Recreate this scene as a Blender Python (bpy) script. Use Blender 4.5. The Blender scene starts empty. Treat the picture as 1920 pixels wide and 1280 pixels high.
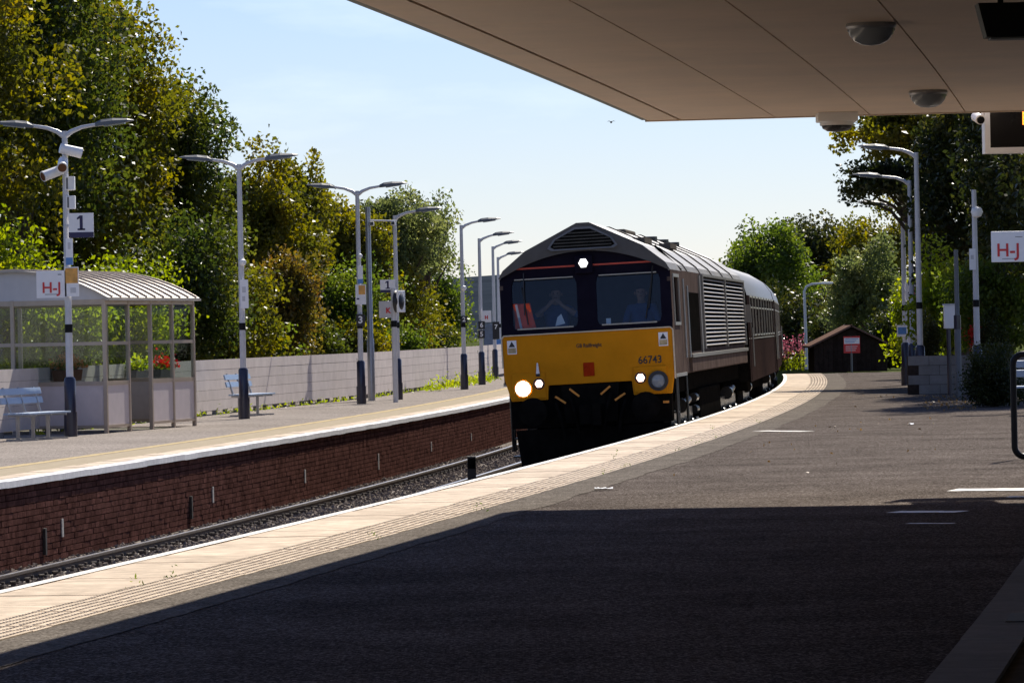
import bpy, math, random
import numpy as np
from mathutils import Vector, Matrix
random.seed(7)
RNG = np.random.default_rng(11)
SC = bpy.context.scene
COL = SC.collection
rad = math.radians

# ------------------------------------------------------------------ camera
FPX = 8500.0                       # focal length in pixels of a 1920 wide frame
EYE = Vector((0, 0, 1.5))
ROLL, PITCH = 0.021, 20 / 8500
_F = Vector((0, math.cos(PITCH), -math.sin(PITCH)))
_R0 = Vector((1, 0, 0)); _U0 = _R0.cross(_F)
_R = _R0 * math.cos(ROLL) - _U0 * math.sin(ROLL)
_U = _R0 * math.sin(ROLL) + _U0 * math.cos(ROLL)
cam_data = bpy.data.cameras.new('camera')
cam = bpy.data.objects.new('camera', cam_data); COL.objects.link(cam)
cm = Matrix.Identity(4)
for i in range(3):
    cm[i][0] = _R[i]; cm[i][1] = _U[i]; cm[i][2] = -_F[i]; cm[i][3] = EYE[i]
cam.matrix_world = cm
cam_data.sensor_fit = 'HORIZONTAL'; cam_data.sensor_width = 36
cam_data.lens = FPX * 36 / 1920
cam_data.clip_start = 0.5; cam_data.clip_end = 20000
SC.camera = cam

# ------------------------------------------------------------------ sky, sun, exposure
SUN_AZ, SUN_EL = rad(18.5), rad(42)          # azimuth measured from +Y towards +X
world = bpy.data.worlds.new('World'); SC.world = world; world.use_nodes = True
wn = world.node_tree.nodes; wl = world.node_tree.links
for n in list(wn): wn.remove(n)
w_out = wn.new('ShaderNodeOutputWorld'); w_bg = wn.new('ShaderNodeBackground'); sky = wn.new('ShaderNodeTexSky')
sky.sky_type = 'NISHITA'; sky.sun_disc = False
sky.sun_elevation = SUN_EL; sky.sun_rotation = SUN_AZ
sky.air_density = 1.0; sky.dust_density = 0.0; sky.ozone_density = 2.0
w_bg.inputs['Strength'].default_value = 0.06
# a little cooler than the model's horizon, with faint high cloud over the whole dome
w_tint = wn.new('ShaderNodeVectorMath'); w_tint.operation = 'MULTIPLY'; w_tint.inputs[1].default_value = (0.93, 0.96, 1.27)
w_tc = wn.new('ShaderNodeTexCoord'); w_map = wn.new('ShaderNodeMapping'); w_map.inputs['Scale'].default_value = (5, 5, 22)
w_no = wn.new('ShaderNodeTexNoise'); w_no.inputs['Scale'].default_value = 1.6; w_no.inputs['Detail'].default_value = 8; w_no.inputs['Roughness'].default_value = 0.55
w_cr = wn.new('ShaderNodeValToRGB'); w_cr.color_ramp.elements[0].position = 0.52; w_cr.color_ramp.elements[1].position = 0.80; w_cr.color_ramp.elements[1].color = (0.30, 0.30, 0.30, 1)
w_mix = wn.new('ShaderNodeMix'); w_mix.data_type = 'RGBA'; w_mix.inputs['B'].default_value = (17, 17.5, 18, 1)
wl.new(w_tc.outputs['Generated'], w_map.inputs['Vector']); wl.new(w_map.outputs[0], w_no.inputs['Vector']); wl.new(w_no.outputs['Fac'], w_cr.inputs['Fac'])
wl.new(sky.outputs[0], w_tint.inputs[0]); wl.new(w_tint.outputs[0], w_mix.inputs['A']); wl.new(w_cr.outputs['Color'], w_mix.inputs['Factor'])
wl.new(w_mix.outputs['Result'], w_bg.inputs['Color']); wl.new(w_bg.outputs[0], w_out.inputs['Surface'])
sun_data = bpy.data.lights.new('sun', 'SUN'); sun_data.energy = 5.0; sun_data.angle = rad(0.5)
sun_data.color = (1.0, 0.93, 0.82)
sun = bpy.data.objects.new('sun', sun_data); COL.objects.link(sun)
SUN_DIR = Vector((math.sin(SUN_AZ) * math.cos(SUN_EL), math.cos(SUN_AZ) * math.cos(SUN_EL), math.sin(SUN_EL)))
sun.rotation_euler = (-SUN_DIR).to_track_quat('-Z', 'Y').to_euler()
sun.location = (0, 0, 60)
SC.view_settings.view_transform = 'Standard'; SC.view_settings.look = 'None'
SC.view_settings.exposure = 0.55; SC.view_settings.gamma = 1.0
SC.view_settings.use_curve_mapping = False

# ------------------------------------------------------------------ measuring helpers
def ray(x, y):
    return _F + _R * ((x - 960) / FPX) - _U * ((y - 640) / FPX)
def G(x, y, z=0.0):                        # where a pixel's ray meets the level z
    d = ray(x, y); return EYE + d * ((z - EYE.z) / d.z)
def AT(x, y, Y):                           # where a pixel's ray reaches the distance Y
    d = ray(x, y); return EYE + d * (Y / d.y)
CA, CB, CC = -4.58983e-4, 0.177827, -7.59821   # the near platform's edge, X over Y (radius about 1.1 km)
def eX(Y): return CA * Y * Y + CB * Y + CC
def tang(Y): return Vector((2 * CA * Y + CB, 1, 0)).normalized()
def P(Y, n, z=0.0):                        # a point n metres left of the platform edge
    t = tang(Y); return Vector((eX(Y) - n * t.y, Y + n * t.x, z))
def frame_at(Y):                           # rotation: local x = right of the line, local y = along it
    t = tang(Y); return Matrix(((t.y, t.x, 0), (-t.x, t.y, 0), (0, 0, 1)))
_ys = [0.0]
def stations(y0, y1, step):                # Y values a given arc length apart
    out = []; y = y0
    while y < y1:
        out.append(y); y += step * tang(y).y
    return out

# ------------------------------------------------------------------ mesh builder
class MB:
    def __init__(s): s.v = []; s.f = []
    def add(s, vs, fs):
        o = len(s.v); s.v += [tuple(v) for v in vs]; s.f += [tuple(i + o for i in f) for f in fs]; return s
    def box(s, c, size, R=None):
        c = Vector(c); hx, hy, hz = [k / 2 for k in size]
        vs = [Vector((a * hx, b * hy, d * hz)) for a in (-1, 1) for b in (-1, 1) for d in (-1, 1)]
        if R is not None: vs = [R @ v for v in vs]
        return s.add([c + v for v in vs], [(0, 1, 3, 2), (4, 6, 7, 5), (0, 4, 5, 1), (2, 3, 7, 6), (0, 2, 6, 4), (1, 5, 7, 3)])
    def bx(s, x0, x1, y0, y1, z0, z1):
        return s.box(((x0 + x1) / 2, (y0 + y1) / 2, (z0 + z1) / 2), (abs(x1 - x0), abs(y1 - y0), abs(z1 - z0)))
    def bar(s, a, b, w, h, up=(0, 0, 1)):
        a = Vector(a); b = Vector(b); d = (b - a); L = d.length; d.normalize()
        x = d.cross(Vector(up)); x = x.normalized() if x.length > 1e-6 else Vector((1, 0, 0)); z = x.cross(d)
        R = Matrix((x, d, z)).transposed()
        return s.box((a + b) / 2, (w, L, h), R)
    def tube(s, pts, r, n=10, caps=True):
        pts = [Vector(p) for p in pts]; k = len(pts)
        rs = r if isinstance(r, (list, tuple)) else [r] * k
        o = len(s.v); prev = None
        for i, p in enumerate(pts):
            d = (pts[min(i + 1, k - 1)] - pts[max(i - 1, 0)]).normalized()
            if prev is None:
                x = d.cross(Vector((0, 0, 1)));
                if x.length < 1e-4: x = Vector((1, 0, 0))
            else: x = prev - d * prev.dot(d)
            x.normalize(); prev = x; y = d.cross(x)
            for j in range(n):
                a = 2 * math.pi * j / n; s.v.append(tuple(p + (x * math.cos(a) + y * math.sin(a)) * rs[i]))
        for i in range(k - 1):
            for j in range(n):
                s.f.append((o + i * n + j, o + i * n + (j + 1) % n, o + (i + 1) * n + (j + 1) % n, o + (i + 1) * n + j))
        if caps: s.f.append(tuple(o + j for j in range(n))[::-1]); s.f.append(tuple(o + (k - 1) * n + j for j in range(n)))
        return s
    def lathe(s, prof, n=16, M=None, a0=0.0, a1=2 * math.pi):   # profile (radius, z) round local z
        o = len(s.v); k = len(prof); M = M or Matrix.Identity(4); full = abs(a1 - a0 - 2 * math.pi) < 1e-6
        m = n if full else n + 1
        for (r_, z_) in prof:
            for j in range(m):
                a = a0 + (a1 - a0) * j / n; s.v.append(tuple(M @ Vector((r_ * math.cos(a), r_ * math.sin(a), z_))))
        for i in range(k - 1):
            for j in range(n):
                q = (j + 1) % m; s.f.append((o + i * m + j, o + i * m + q, o + (i + 1) * m + q, o + (i + 1) * m + j))
        return s
    def prism(s, poly, y0, y1, M=None):      # polygon in local x,z pushed along local y
        k = len(poly); M = M or Matrix.Identity(4)
        vs = [M @ Vector((x, y0, z)) for x, z in poly] + [M @ Vector((x, y1, z)) for x, z in poly]
        return s.add(vs, [tuple(range(k)), tuple(range(2 * k - 1, k - 1, -1))] + [(i, i + k, (i + 1) % k + k, (i + 1) % k) for i in range(k)])
    def sweep(s, prof, y0, y1, step, closed=True, skew=0.0, yref=0.0):   # profile (n, z) carried along the curve of the line
        st = stations(y0, y1, step) + [y1]; k = len(prof); o = len(s.v)
        for Y in st:
            for n_, z_ in prof: s.v.append(tuple(P(Y, n_ + skew * (yref - Y), z_)))
        for i in range(len(st) - 1):
            for j in range(k if closed else k - 1):
                q = (j + 1) % k; s.f.append((o + i * k + j, o + (i + 1) * k + j, o + (i + 1) * k + q, o + i * k + q))
        if closed: s.f.append(tuple(o + j for j in range(k))); s.f.append(tuple(o + (len(st) - 1) * k + j for j in range(k))[::-1])
        return s
    def mesh(s, name, mat, smooth=False):
        me = bpy.data.meshes.new(name); me.from_pydata(s.v, [], s.f); me.materials.append(MT[mat])
        import bmesh as _b
        bm = _b.new(); bm.from_mesh(me); _b.ops.recalc_face_normals(bm, faces=bm.faces); bm.to_mesh(me); bm.free()
        if smooth: me.polygons.foreach_set('use_smooth', [True] * len(me.polygons))
        return me
    def build(s, name, mat, parent=None, smooth=False, bevel=0.0, auto=None):
        me = s.mesh(name, mat, smooth)
        if smooth and auto is not False: me.set_sharp_from_angle(angle=rad(auto or 40))
        o = obj(name, me, parent)
        if bevel:
            b = o.modifiers.new('bevel', 'BEVEL'); b.width = bevel; b.segments = 2; b.limit_method = 'ANGLE'; b.angle_limit = rad(40)
        return o
def obj(name, me, parent=None, loc=None):
    o = bpy.data.objects.new(name, me); COL.objects.link(o); o.parent = parent
    if loc is not None: o.location = loc
    return o
def tag(o, label=None, cat=None, group=None, kind=None):
    if label: o['label'] = label
    if cat: o['category'] = cat
    if group: o['group'] = group
    if kind: o['kind'] = kind
    return o
def thing(name, label, cat, loc, R=None, group=None):
    o = bpy.data.objects.new(name, None); COL.objects.link(o); o.empty_display_size = 0.2
    m = Matrix.Translation(Vector(loc))
    if R is not None: m = m @ (R.to_4x4() if len(R) == 3 else R)
    o.matrix_world = m
    return tag(o, label, cat, group)
def struct(o): o['kind'] = 'structure'; return o
def text(s, size, mat, parent, loc, R=None, depth=0.002, name='lettering', align='CENTER', bold=0.0, xs=1.0):
    """flat letters facing local -y, upright in local z"""
    cu = bpy.data.curves.new(name, 'FONT'); cu.body = s; cu.size = size; cu.align_x = align; cu.align_y = 'CENTER'
    cu.extrude = depth; cu.offset = bold; cu.resolution_u = 3
    t = bpy.data.objects.new(name, cu); me = bpy.data.meshes.new_from_object(t)
    bpy.data.objects.remove(t); me.name = name; me.materials.clear(); me.materials.append(MT[mat])
    B = Matrix(((xs, 0, 0, 0), (0, 0, -1, 0), (0, 1, 0, 0), (0, 0, 0, 1)))
    me.transform(Matrix.Translation(Vector(loc)) @ ((R.to_4x4() if R is not None else Matrix.Identity(4)) @ B))
    return obj(name, me, parent)

# ------------------------------------------------------------------ materials
MT = {}
def NN(nt, t, **k):
    n = nt.nodes.new(t)
    for a, b in k.items(): setattr(n, a, b)
    return n
def base_mat(name):
    m = bpy.data.materials.new(name); m.use_nodes = True; nt = m.node_tree
    MT[name] = m; return m, nt, nt.nodes['Principled BSDF']
def setv(b, **k):
    for a, v in k.items(): b.inputs[a.replace('_', ' ')].default_value = v
def mat(name, col, rough=0.6, metal=0.0, var=0.12, scale=6.0, bump=0.0, bscale=60.0, spec=0.5, objvar=0.0, coat=0.0, dirt=0.0):
    m, nt, b = base_mat(name); L = nt.links
    if rough >= 0.75: spec = 0.0          # matt, weathered
    setv(b, Roughness=rough, Metallic=metal); b.inputs['Specular IOR Level'].default_value = spec
    if coat: b.inputs['Coat Weight'].default_value = coat; b.inputs['Coat Roughness'].default_value = 0.15
    geo = NN(nt, 'ShaderNodeNewGeometry')
    no = NN(nt, 'ShaderNodeTexNoise'); no.inputs['Scale'].default_value = scale; no.inputs['Detail'].default_value = 6; no.inputs['Roughness'].default_value = 0.65
    L.new(geo.outputs['Position'], no.inputs['Vector'])
    mr = NN(nt, 'ShaderNodeMapRange'); mr.inputs['From Min'].default_value = 0.3; mr.inputs['From Max'].default_value = 0.7
    mr.inputs['To Min'].default_value = 1 - var; mr.inputs['To Max'].default_value = 1 + var
    L.new(no.outputs['Fac'], mr.inputs['Value'])
    val = mr.outputs['Result']
    if objvar:
        oi = NN(nt, 'ShaderNodeObjectInfo'); m2 = NN(nt, 'ShaderNodeMapRange')
        m2.inputs['To Min'].default_value = 1 - objvar; m2.inputs['To Max'].default_value = 1 + objvar
        L.new(oi.outputs['Random'], m2.inputs['Value'])
        mu = NN(nt, 'ShaderNodeMath', operation='MULTIPLY'); L.new(val, mu.inputs[0]); L.new(m2.outputs['Result'], mu.inputs[1]); val = mu.outputs[0]
    vm = NN(nt, 'ShaderNodeVectorMath', operation='SCALE'); vm.inputs[0].default_value = col[:3]
    L.new(val, vm.inputs['Scale']); L.new(vm.outputs['Vector'], b.inputs['Base Color'])
    r2 = NN(nt, 'ShaderNodeMapRange'); r2.inputs['To Min'].default_value = max(0.02, rough - 0.1); r2.inputs['To Max'].default_value = min(1, rough + 0.1)
    L.new(no.outputs['Fac'], r2.inputs['Value']); L.new(r2.outputs['Result'], b.inputs['Roughness'])
    if bump:
        n2 = NN(nt, 'ShaderNodeTexNoise'); n2.inputs['Scale'].default_value = bscale; n2.inputs['Detail'].default_value = 4
        L.new(geo.outputs['Position'], n2.inputs['Vector'])
        bu = NN(nt, 'ShaderNodeBump'); bu.inputs['Strength'].default_value = bump; bu.inputs['Distance'].default_value = 0.02
        L.new(n2.outputs['Fac'], bu.inputs['Height']); L.new(bu.outputs['Normal'], b.inputs['Normal'])
    return m
def speckle(name, cols, rough, patch=0.25, bump=0.6, sc=55.0, pscale=0.35):
    """stones set in a binder: small cells of a few tones, plus wide worn patches"""
    m, nt, b = base_mat(name); L = nt.links; setv(b, Roughness=rough); b.inputs['Specular IOR Level'].default_value = 0.0
    geo = NN(nt, 'ShaderNodeNewGeometry')
    vo = NN(nt, 'ShaderNodeTexVoronoi'); vo.inputs['Scale'].default_value = sc; L.new(geo.outputs['Position'], vo.inputs['Vector'])
    sep = NN(nt, 'ShaderNodeSeparateColor'); L.new(vo.outputs['Color'], sep.inputs['Color'])
    cr = NN(nt, 'ShaderNodeValToRGB'); e = cr.color_ramp.elements
    e[0].position = 0; e[0].color = (*cols[0], 1); e[1].position = 1; e[1].color = (*cols[-1], 1)
    for i, c in enumerate(cols[1:-1]):
        q = e.new(0.45 + 0.4 * i / max(1, len(cols) - 2)); q.color = (*c, 1)
    L.new(sep.outputs[0], cr.inputs['Fac'])
    n1 = NN(nt, 'ShaderNodeTexNoise'); n1.inputs['Scale'].default_value = pscale; n1.inputs['Detail'].default_value = 8; n1.inputs['Roughness'].default_value = 0.7
    L.new(geo.outputs['Position'], n1.inputs['Vector'])
    mr = NN(nt, 'ShaderNodeMapRange'); mr.inputs['From Min'].default_value = 0.3; mr.inputs['From Max'].default_value = 0.7
    mr.inputs['To Min'].default_value = 1 - patch; mr.inputs['To Max'].default_value = 1 + patch; L.new(n1.outputs['Fac'], mr.inputs['Value'])
    vm = NN(nt, 'ShaderNodeVectorMath', operation='SCALE'); L.new(cr.outputs['Color'], vm.inputs[0]); L.new(mr.outputs['Result'], vm.inputs['Scale'])
    L.new(vm.outputs['Vector'], b.inputs['Base Color'])
    bu = NN(nt, 'ShaderNodeBump'); bu.inputs['Strength'].default_value = bump; bu.inputs['Distance'].default_value = 0.006
    L.new(vo.outputs['Distance'], bu.inputs['Height']); L.new(bu.outputs['Normal'], b.inputs['Normal'])
    return m
def leafmat(name, cols, trans=0.45, gloss=0.35):
    m, nt, b = base_mat(name); L = nt.links
    geo = NN(nt, 'ShaderNodeNewGeometry'); cr = NN(nt, 'ShaderNodeValToRGB'); e = cr.color_ramp.elements
    e[0].color = (*cols[0], 1); e[1].color = (*cols[-1], 1)
    for i, c in enumerate(cols[1:-1]): q = e.new((i + 1) / (len(cols) - 1)); q.color = (*c, 1)
    no = NN(nt, 'ShaderNodeTexNoise'); no.inputs['Scale'].default_value = 0.9; no.inputs['Detail'].default_value = 3
    L.new(geo.outputs['Position'], no.inputs['Vector'])
    ad = NN(nt, 'ShaderNodeMath', operation='MULTIPLY_ADD'); ad.inputs[1].default_value = 0.35
    L.new(geo.outputs['Random Per Island'], ad.inputs[0])
    m2 = NN(nt, 'ShaderNodeMapRange'); m2.inputs['From Min'].default_value = 0.35; m2.inputs['From Max'].default_value = 0.65; m2.inputs['To Max'].default_value = 0.62
    L.new(no.outputs['Fac'], m2.inputs['Value']); L.new(m2.outputs['Result'], ad.inputs[2]); L.new(ad.outputs[0], cr.inputs['Fac'])
    L.new(cr.outputs['Color'], b.inputs['Base Color']); setv(b, Roughness=gloss); b.inputs['Specular IOR Level'].default_value = 0.3
    tr = NN(nt, 'ShaderNodeBsdfTranslucent'); hs = NN(nt, 'ShaderNodeHueSaturation'); hs.inputs['Hue'].default_value = 0.497
    hs.inputs['Saturation'].default_value = 1.15; hs.inputs['Value'].default_value = 1.6
    L.new(cr.outputs['Color'], hs.inputs['Color']); L.new(hs.outputs['Color'], tr.inputs['Color'])
    mx = NN(nt, 'ShaderNodeMixShader'); mx.inputs['Fac'].default_value = trans
    out = nt.nodes['Material Output']; L.new(b.outputs[0], mx.inputs[1]); L.new(tr.outputs[0], mx.inputs[2]); L.new(mx.outputs[0], out.inputs['Surface'])
    return m
def glassmat(name, tint, refl=1.0, rough=0.02, face=0.02):
    m, nt, b = base_mat(name); L = nt.links; nt.nodes.remove(b)
    t = NN(nt, 'ShaderNodeBsdfTransparent'); t.inputs['Color'].default_value = (*tint, 1)
    g = NN(nt, 'ShaderNodeBsdfGlossy'); g.inputs['Roughness'].default_value = rough; g.inputs['Color'].default_value = (refl, refl, refl, 1)
    geo = NN(nt, 'ShaderNodeNewGeometry'); dp = NN(nt, 'ShaderNodeVectorMath', operation='DOT_PRODUCT'); L.new(geo.outputs['Incoming'], dp.inputs[0]); L.new(geo.outputs['Normal'], dp.inputs[1])
    ab = NN(nt, 'ShaderNodeMath', operation='ABSOLUTE'); L.new(dp.outputs['Value'], ab.inputs[0]); iv = NN(nt, 'ShaderNodeMath', operation='SUBTRACT'); iv.inputs[0].default_value = 1.0; L.new(ab.outputs[0], iv.inputs[1])
    pw_ = NN(nt, 'ShaderNodeMath', operation='POWER'); pw_.inputs[1].default_value = 5.0; L.new(iv.outputs[0], pw_.inputs[0])
    fm_ = NN(nt, 'ShaderNodeMath', operation='MULTIPLY_ADD'); fm_.inputs[1].default_value = 0.4; fm_.inputs[2].default_value = face; L.new(pw_.outputs[0], fm_.inputs[0])
    mx = NN(nt, 'ShaderNodeMixShader'); L.new(fm_.outputs[0], mx.inputs['Fac']); L.new(t.outputs[0], mx.inputs[1]); L.new(g.outputs[0], mx.inputs[2])
    L.new(mx.outputs[0], nt.nodes['Material Output'].inputs['Surface']); return m
def lampmat(name, col, strength):
    m, nt, b = base_mat(name); setv(b, Base_Color=(*col, 1), Emission_Color=(*col, 1), Emission_Strength=strength); return m

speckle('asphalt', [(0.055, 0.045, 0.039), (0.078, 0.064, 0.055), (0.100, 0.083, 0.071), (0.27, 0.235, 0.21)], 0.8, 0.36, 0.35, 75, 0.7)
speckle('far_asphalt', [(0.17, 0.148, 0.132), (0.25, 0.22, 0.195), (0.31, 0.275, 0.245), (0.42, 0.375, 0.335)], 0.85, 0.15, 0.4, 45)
speckle('concrete_strip', [(0.085, 0.073, 0.062), (0.125, 0.108, 0.092), (0.165, 0.145, 0.122), (0.25, 0.22, 0.19)], 0.85, 0.25, 0.4, 70, 1.5)
speckle('ballast', [(0.07, 0.06, 0.052), (0.14, 0.115, 0.10), (0.22, 0.19, 0.165), (0.36, 0.33, 0.30)], 0.9, 0.25, 1.0, 22)
mat('ballast_stone', (0.21, 0.175, 0.15), 0.85, var=0.5, scale=14, bump=0.4, bscale=50)
mat('soil', (0.07, 0.06, 0.04), 0.95, var=0.4, scale=2, bump=0.5)
mat('grass_ground', (0.07, 0.085, 0.03), 0.95, var=0.4, scale=0.7, bump=0.6, bscale=12)
mat('slab', (0.61, 0.505, 0.395), 0.8, var=0.26, scale=4, bump=0.25, bscale=130, objvar=0.1, spec=0.0)
mat('tactile', (0.62, 0.515, 0.40), 0.8, var=0.17, scale=9, bump=0.2, bscale=130, objvar=0.09, spec=0.0)
mat('joint', (0.10, 0.085, 0.065), 0.95, var=0.3)
mat('white_paint', (0.68, 0.64, 0.57), 0.6, var=0.16, scale=18, bump=0.15)
mat('coping_white', (0.66, 0.65, 0.64), 0.6, var=0.14, scale=9, bump=0.15, objvar=0.06)
mat('tan_strip', (0.40, 0.34, 0.25), 0.85, var=0.15, scale=6, bump=0.3)
mat('yellow_line', (0.50, 0.40, 0.24), 0.75, var=0.25, scale=11)
mat('brick', (0.092, 0.044, 0.036), 0.85, var=0.35, scale=9, bump=0.5, bscale=45, objvar=0.28, spec=0.0)
mat('brick_many', (0.092, 0.044, 0.036), 0.85, var=0.55, scale=5, bump=0.5, bscale=45, spec=0.0)
mat('mortar', (0.045, 0.033, 0.028), 0.95, var=0.3, scale=12, bump=0.4, spec=0.0)
mat('lime_stain', (0.42, 0.40, 0.37), 0.9, var=0.3, scale=20)
mat('rail_side', (0.085, 0.062, 0.046), 0.7, var=0.25, scale=10, metal=0.2, bump=0.2)
mat('rail_top', (0.42, 0.40, 0.38), 0.28, metal=0.9, var=0.1)
mat('sleeper', (0.22, 0.20, 0.175), 0.9, var=0.2, scale=12, bump=0.4, objvar=0.1)
mat('iron', (0.035, 0.03, 0.027), 0.6, var=0.3, metal=0.3)
mat('soffit', (0.74, 0.57, 0.43), 0.55, var=0.10, scale=0.9, objvar=0.02)
mat('soffit_gap', (0.10, 0.085, 0.07), 0.9)
mat('fascia', (0.05, 0.075, 0.07), 0.5)
mat('wall_render', (0.30, 0.27, 0.24), 0.85, var=0.1, scale=2)
mat('navy', (0.012, 0.012, 0.035), 0.32, var=0.15, spec=0.6, coat=0.3)
mat('grey_paint', (0.58, 0.58, 0.60), 0.42, var=0.08, scale=5)
mat('dark_grey_paint', (0.13, 0.135, 0.14), 0.5, var=0.1)
mat('black_paint', (0.008, 0.008, 0.009), 0.45, spec=0.15)
mat('white_plastic', (0.84, 0.83, 0.82), 0.4, var=0.04)
mat('sign_white', (0.86, 0.85, 0.86), 0.4, var=0.03)
mat('sign_black', (0.015, 0.015, 0.018), 0.5)
mat('sign_navy', (0.02, 0.015, 0.07), 0.45)
mat('sign_red', (0.62, 0.03, 0.03), 0.45, var=0.05)
mat('crest_red', (0.40, 0.035, 0.008), 0.6, var=0.3, scale=14, spec=0.0)
mat('sign_blue', (0.10, 0.25, 0.55), 0.45, var=0.05)
mat('sign_orange', (0.72, 0.36, 0.08), 0.5, var=0.3, scale=7)
mat('fence_wood', (0.60, 0.545, 0.515), 0.8, var=0.10, scale=2, bump=0.12, objvar=0.025, spec=0.0)
mat('fence_post', (0.22, 0.20, 0.195), 0.8, var=0.15)
mat('bench_slat', (0.30, 0.40, 0.55), 0.35, var=0.08)
mat('bench_metal', (0.36, 0.365, 0.38), 0.35, metal=0.6, var=0.1)
mat('shelter_frame', (0.44, 0.36, 0.29), 0.4, metal=0.35, var=0.08)
mat('shelter_roof', (0.42, 0.37, 0.31), 0.45, metal=0.1, var=0.1, scale=3)
mat('shelter_panel', (0.60, 0.53, 0.53), 0.5, var=0.06)
mat('gable_panel', (0.55, 0.54, 0.55), 0.5, var=0.05)
glassmat('glass', (0.86, 0.90, 0.88))
glassmat('cab_glass', (0.60, 0.70, 0.78), 0.95, 0.10, 0.038)
glassmat('dark_glass', (0.12, 0.13, 0.14), 1.0)
mat('loco_yellow', (0.64, 0.245, 0.012), 0.6, var=0.10, scale=2.5, spec=0.0)
mat('loco_plum', (0.028, 0.02, 0.032), 0.3, var=0.15, scale=3, coat=0.4)
mat('loco_navy', (0.012, 0.0105, 0.019), 0.5, var=0.15, spec=0.0)
mat('loco_roof', (0.19, 0.175, 0.155), 0.42, var=0.2, scale=2, metal=0.15)
mat('loco_roof_front', (0.135, 0.116, 0.095), 0.6, var=0.15, scale=3, spec=0.0)
mat('loco_side', (0.105, 0.078, 0.066), 0.5, var=0.25, scale=2, spec=0.0)
mat('louvre', (0.21, 0.19, 0.165), 0.4, metal=0.5, var=0.12)
mat('loco_line', (0.55, 0.06, 0.03), 0.45)
mat('loco_cream', (0.62, 0.52, 0.36), 0.45)
mat('loco_trim', (0.30, 0.285, 0.26), 0.35, metal=0.5)
mat('under', (0.009, 0.008, 0.007), 0.75, var=0.4, spec=0.15)
mat('under_oily', (0.03, 0.027, 0.024), 0.3, var=0.4, metal=0.5)
mat('cab_dark', (0.05, 0.055, 0.06), 0.8)
mat('orange_paint', (0.75, 0.28, 0.03), 0.5)
mat('hivis', (0.95, 0.09, 0.02), 0.7, var=0.1)
mat('reflective', (0.45, 0.46, 0.48), 0.5)
mat('shirt', (0.05, 0.10, 0.24), 0.85, var=0.15)
mat('skin', (0.42, 0.24, 0.17), 0.6)
mat('hair', (0.03, 0.02, 0.015), 0.7)
mat('coach_maroon', (0.036, 0.025, 0.023), 0.5, var=0.15, scale=3, spec=0.0)
mat('coach_roof', (0.12, 0.112, 0.105), 0.4, var=0.15)
mat('coach_trim', (0.26, 0.23, 0.19), 0.3, metal=0.6)
mat('lens', (0.25, 0.27, 0.29), 0.15, var=0.02)
mat('bark', (0.075, 0.058, 0.043), 0.9, var=0.35, scale=8, bump=0.6, bscale=20)
mat('hut_wood', (0.035, 0.027, 0.022), 0.9, var=0.3, objvar=0.2)
mat('hut_roof', (0.17, 0.11, 0.085), 0.85, var=0.25)
mat('block', (0.24, 0.225, 0.215), 0.85, var=0.15, scale=5, objvar=0.1, bump=0.2)
mat('planter_brown', (0.16, 0.075, 0.04), 0.8)
mat('planter_dark', (0.06, 0.065, 0.07), 0.6)
mat('terracotta', (0.42, 0.13, 0.06), 0.8)
mat('paper', (0.75, 0.76, 0.78), 0.7, var=0.03)
mat('screen_black', (0.006, 0.006, 0.007), 0.25)
mat('hazed_hill_wood', (0.026, 0.034, 0.046), 1.0, var=0.3, scale=0.02)  # blue-grey distance haze is put into the hill's colour
mat('paving', (0.25, 0.235, 0.215), 0.8, var=0.12, objvar=0.1, bump=0.2)
mat('far_house', (0.16, 0.19, 0.24), 0.8)
lampmat('lamp_white', (1.0, 0.98, 0.97), 2.2)
lampmat('lamp_warm', (1.0, 0.92, 0.6), 16.0)
lampmat('led_orange', (1.0, 0.22, 0.02), 3.5)
leafmat('leaf_dark', [(0.022, 0.038, 0.010), (0.048, 0.068, 0.014), (0.085, 0.10, 0.018), (0.14, 0.14, 0.026)], 0.5, 0.42)
leafmat('leaf_olive', [(0.05, 0.06, 0.012), (0.10, 0.105, 0.017), (0.17, 0.155, 0.022), (0.24, 0.185, 0.028)], 0.55, 0.42)
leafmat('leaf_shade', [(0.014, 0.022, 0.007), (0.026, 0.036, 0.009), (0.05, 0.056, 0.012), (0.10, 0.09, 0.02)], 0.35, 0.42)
leafmat('leaf_rust', [(0.05, 0.058, 0.014), (0.10, 0.09, 0.020), (0.15, 0.11, 0.025), (0.19, 0.095, 0.03)], 0.5, 0.42)
leafmat('leaf_green', [(0.04, 0.065, 0.014), (0.07, 0.105, 0.018), (0.11, 0.15, 0.026), (0.17, 0.185, 0.036)], 0.55, 0.42)
leafmat('leaf_bright', [(0.11, 0.15, 0.018), (0.17, 0.215, 0.024), (0.24, 0.28, 0.034), (0.33, 0.32, 0.042)], 0.62, 0.42)
leafmat('leaf_pale', [(0.06, 0.08, 0.03), (0.10, 0.125, 0.045), (0.15, 0.17, 0.06), (0.21, 0.21, 0.08)], 0.55, 0.42)
leafmat('leaf_brown', [(0.10, 0.07, 0.03), (0.2, 0.12, 0.05), (0.30, 0.2, 0.09), (0.36, 0.27, 0.14)], 0.2, 0.5)
leafmat('petal_red', [(0.5, 0.015, 0.012), (0.62, 0.03, 0.02), (0.7, 0.05, 0.03)], 0.3)
leafmat('petal_orange', [(0.45, 0.16, 0.04), (0.5, 0.22, 0.07), (0.45, 0.28, 0.12)], 0.3)
leafmat('petal_pink', [(0.28, 0.09, 0.12), (0.42, 0.14, 0.18), (0.45, 0.24, 0.22)], 0.35)

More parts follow.
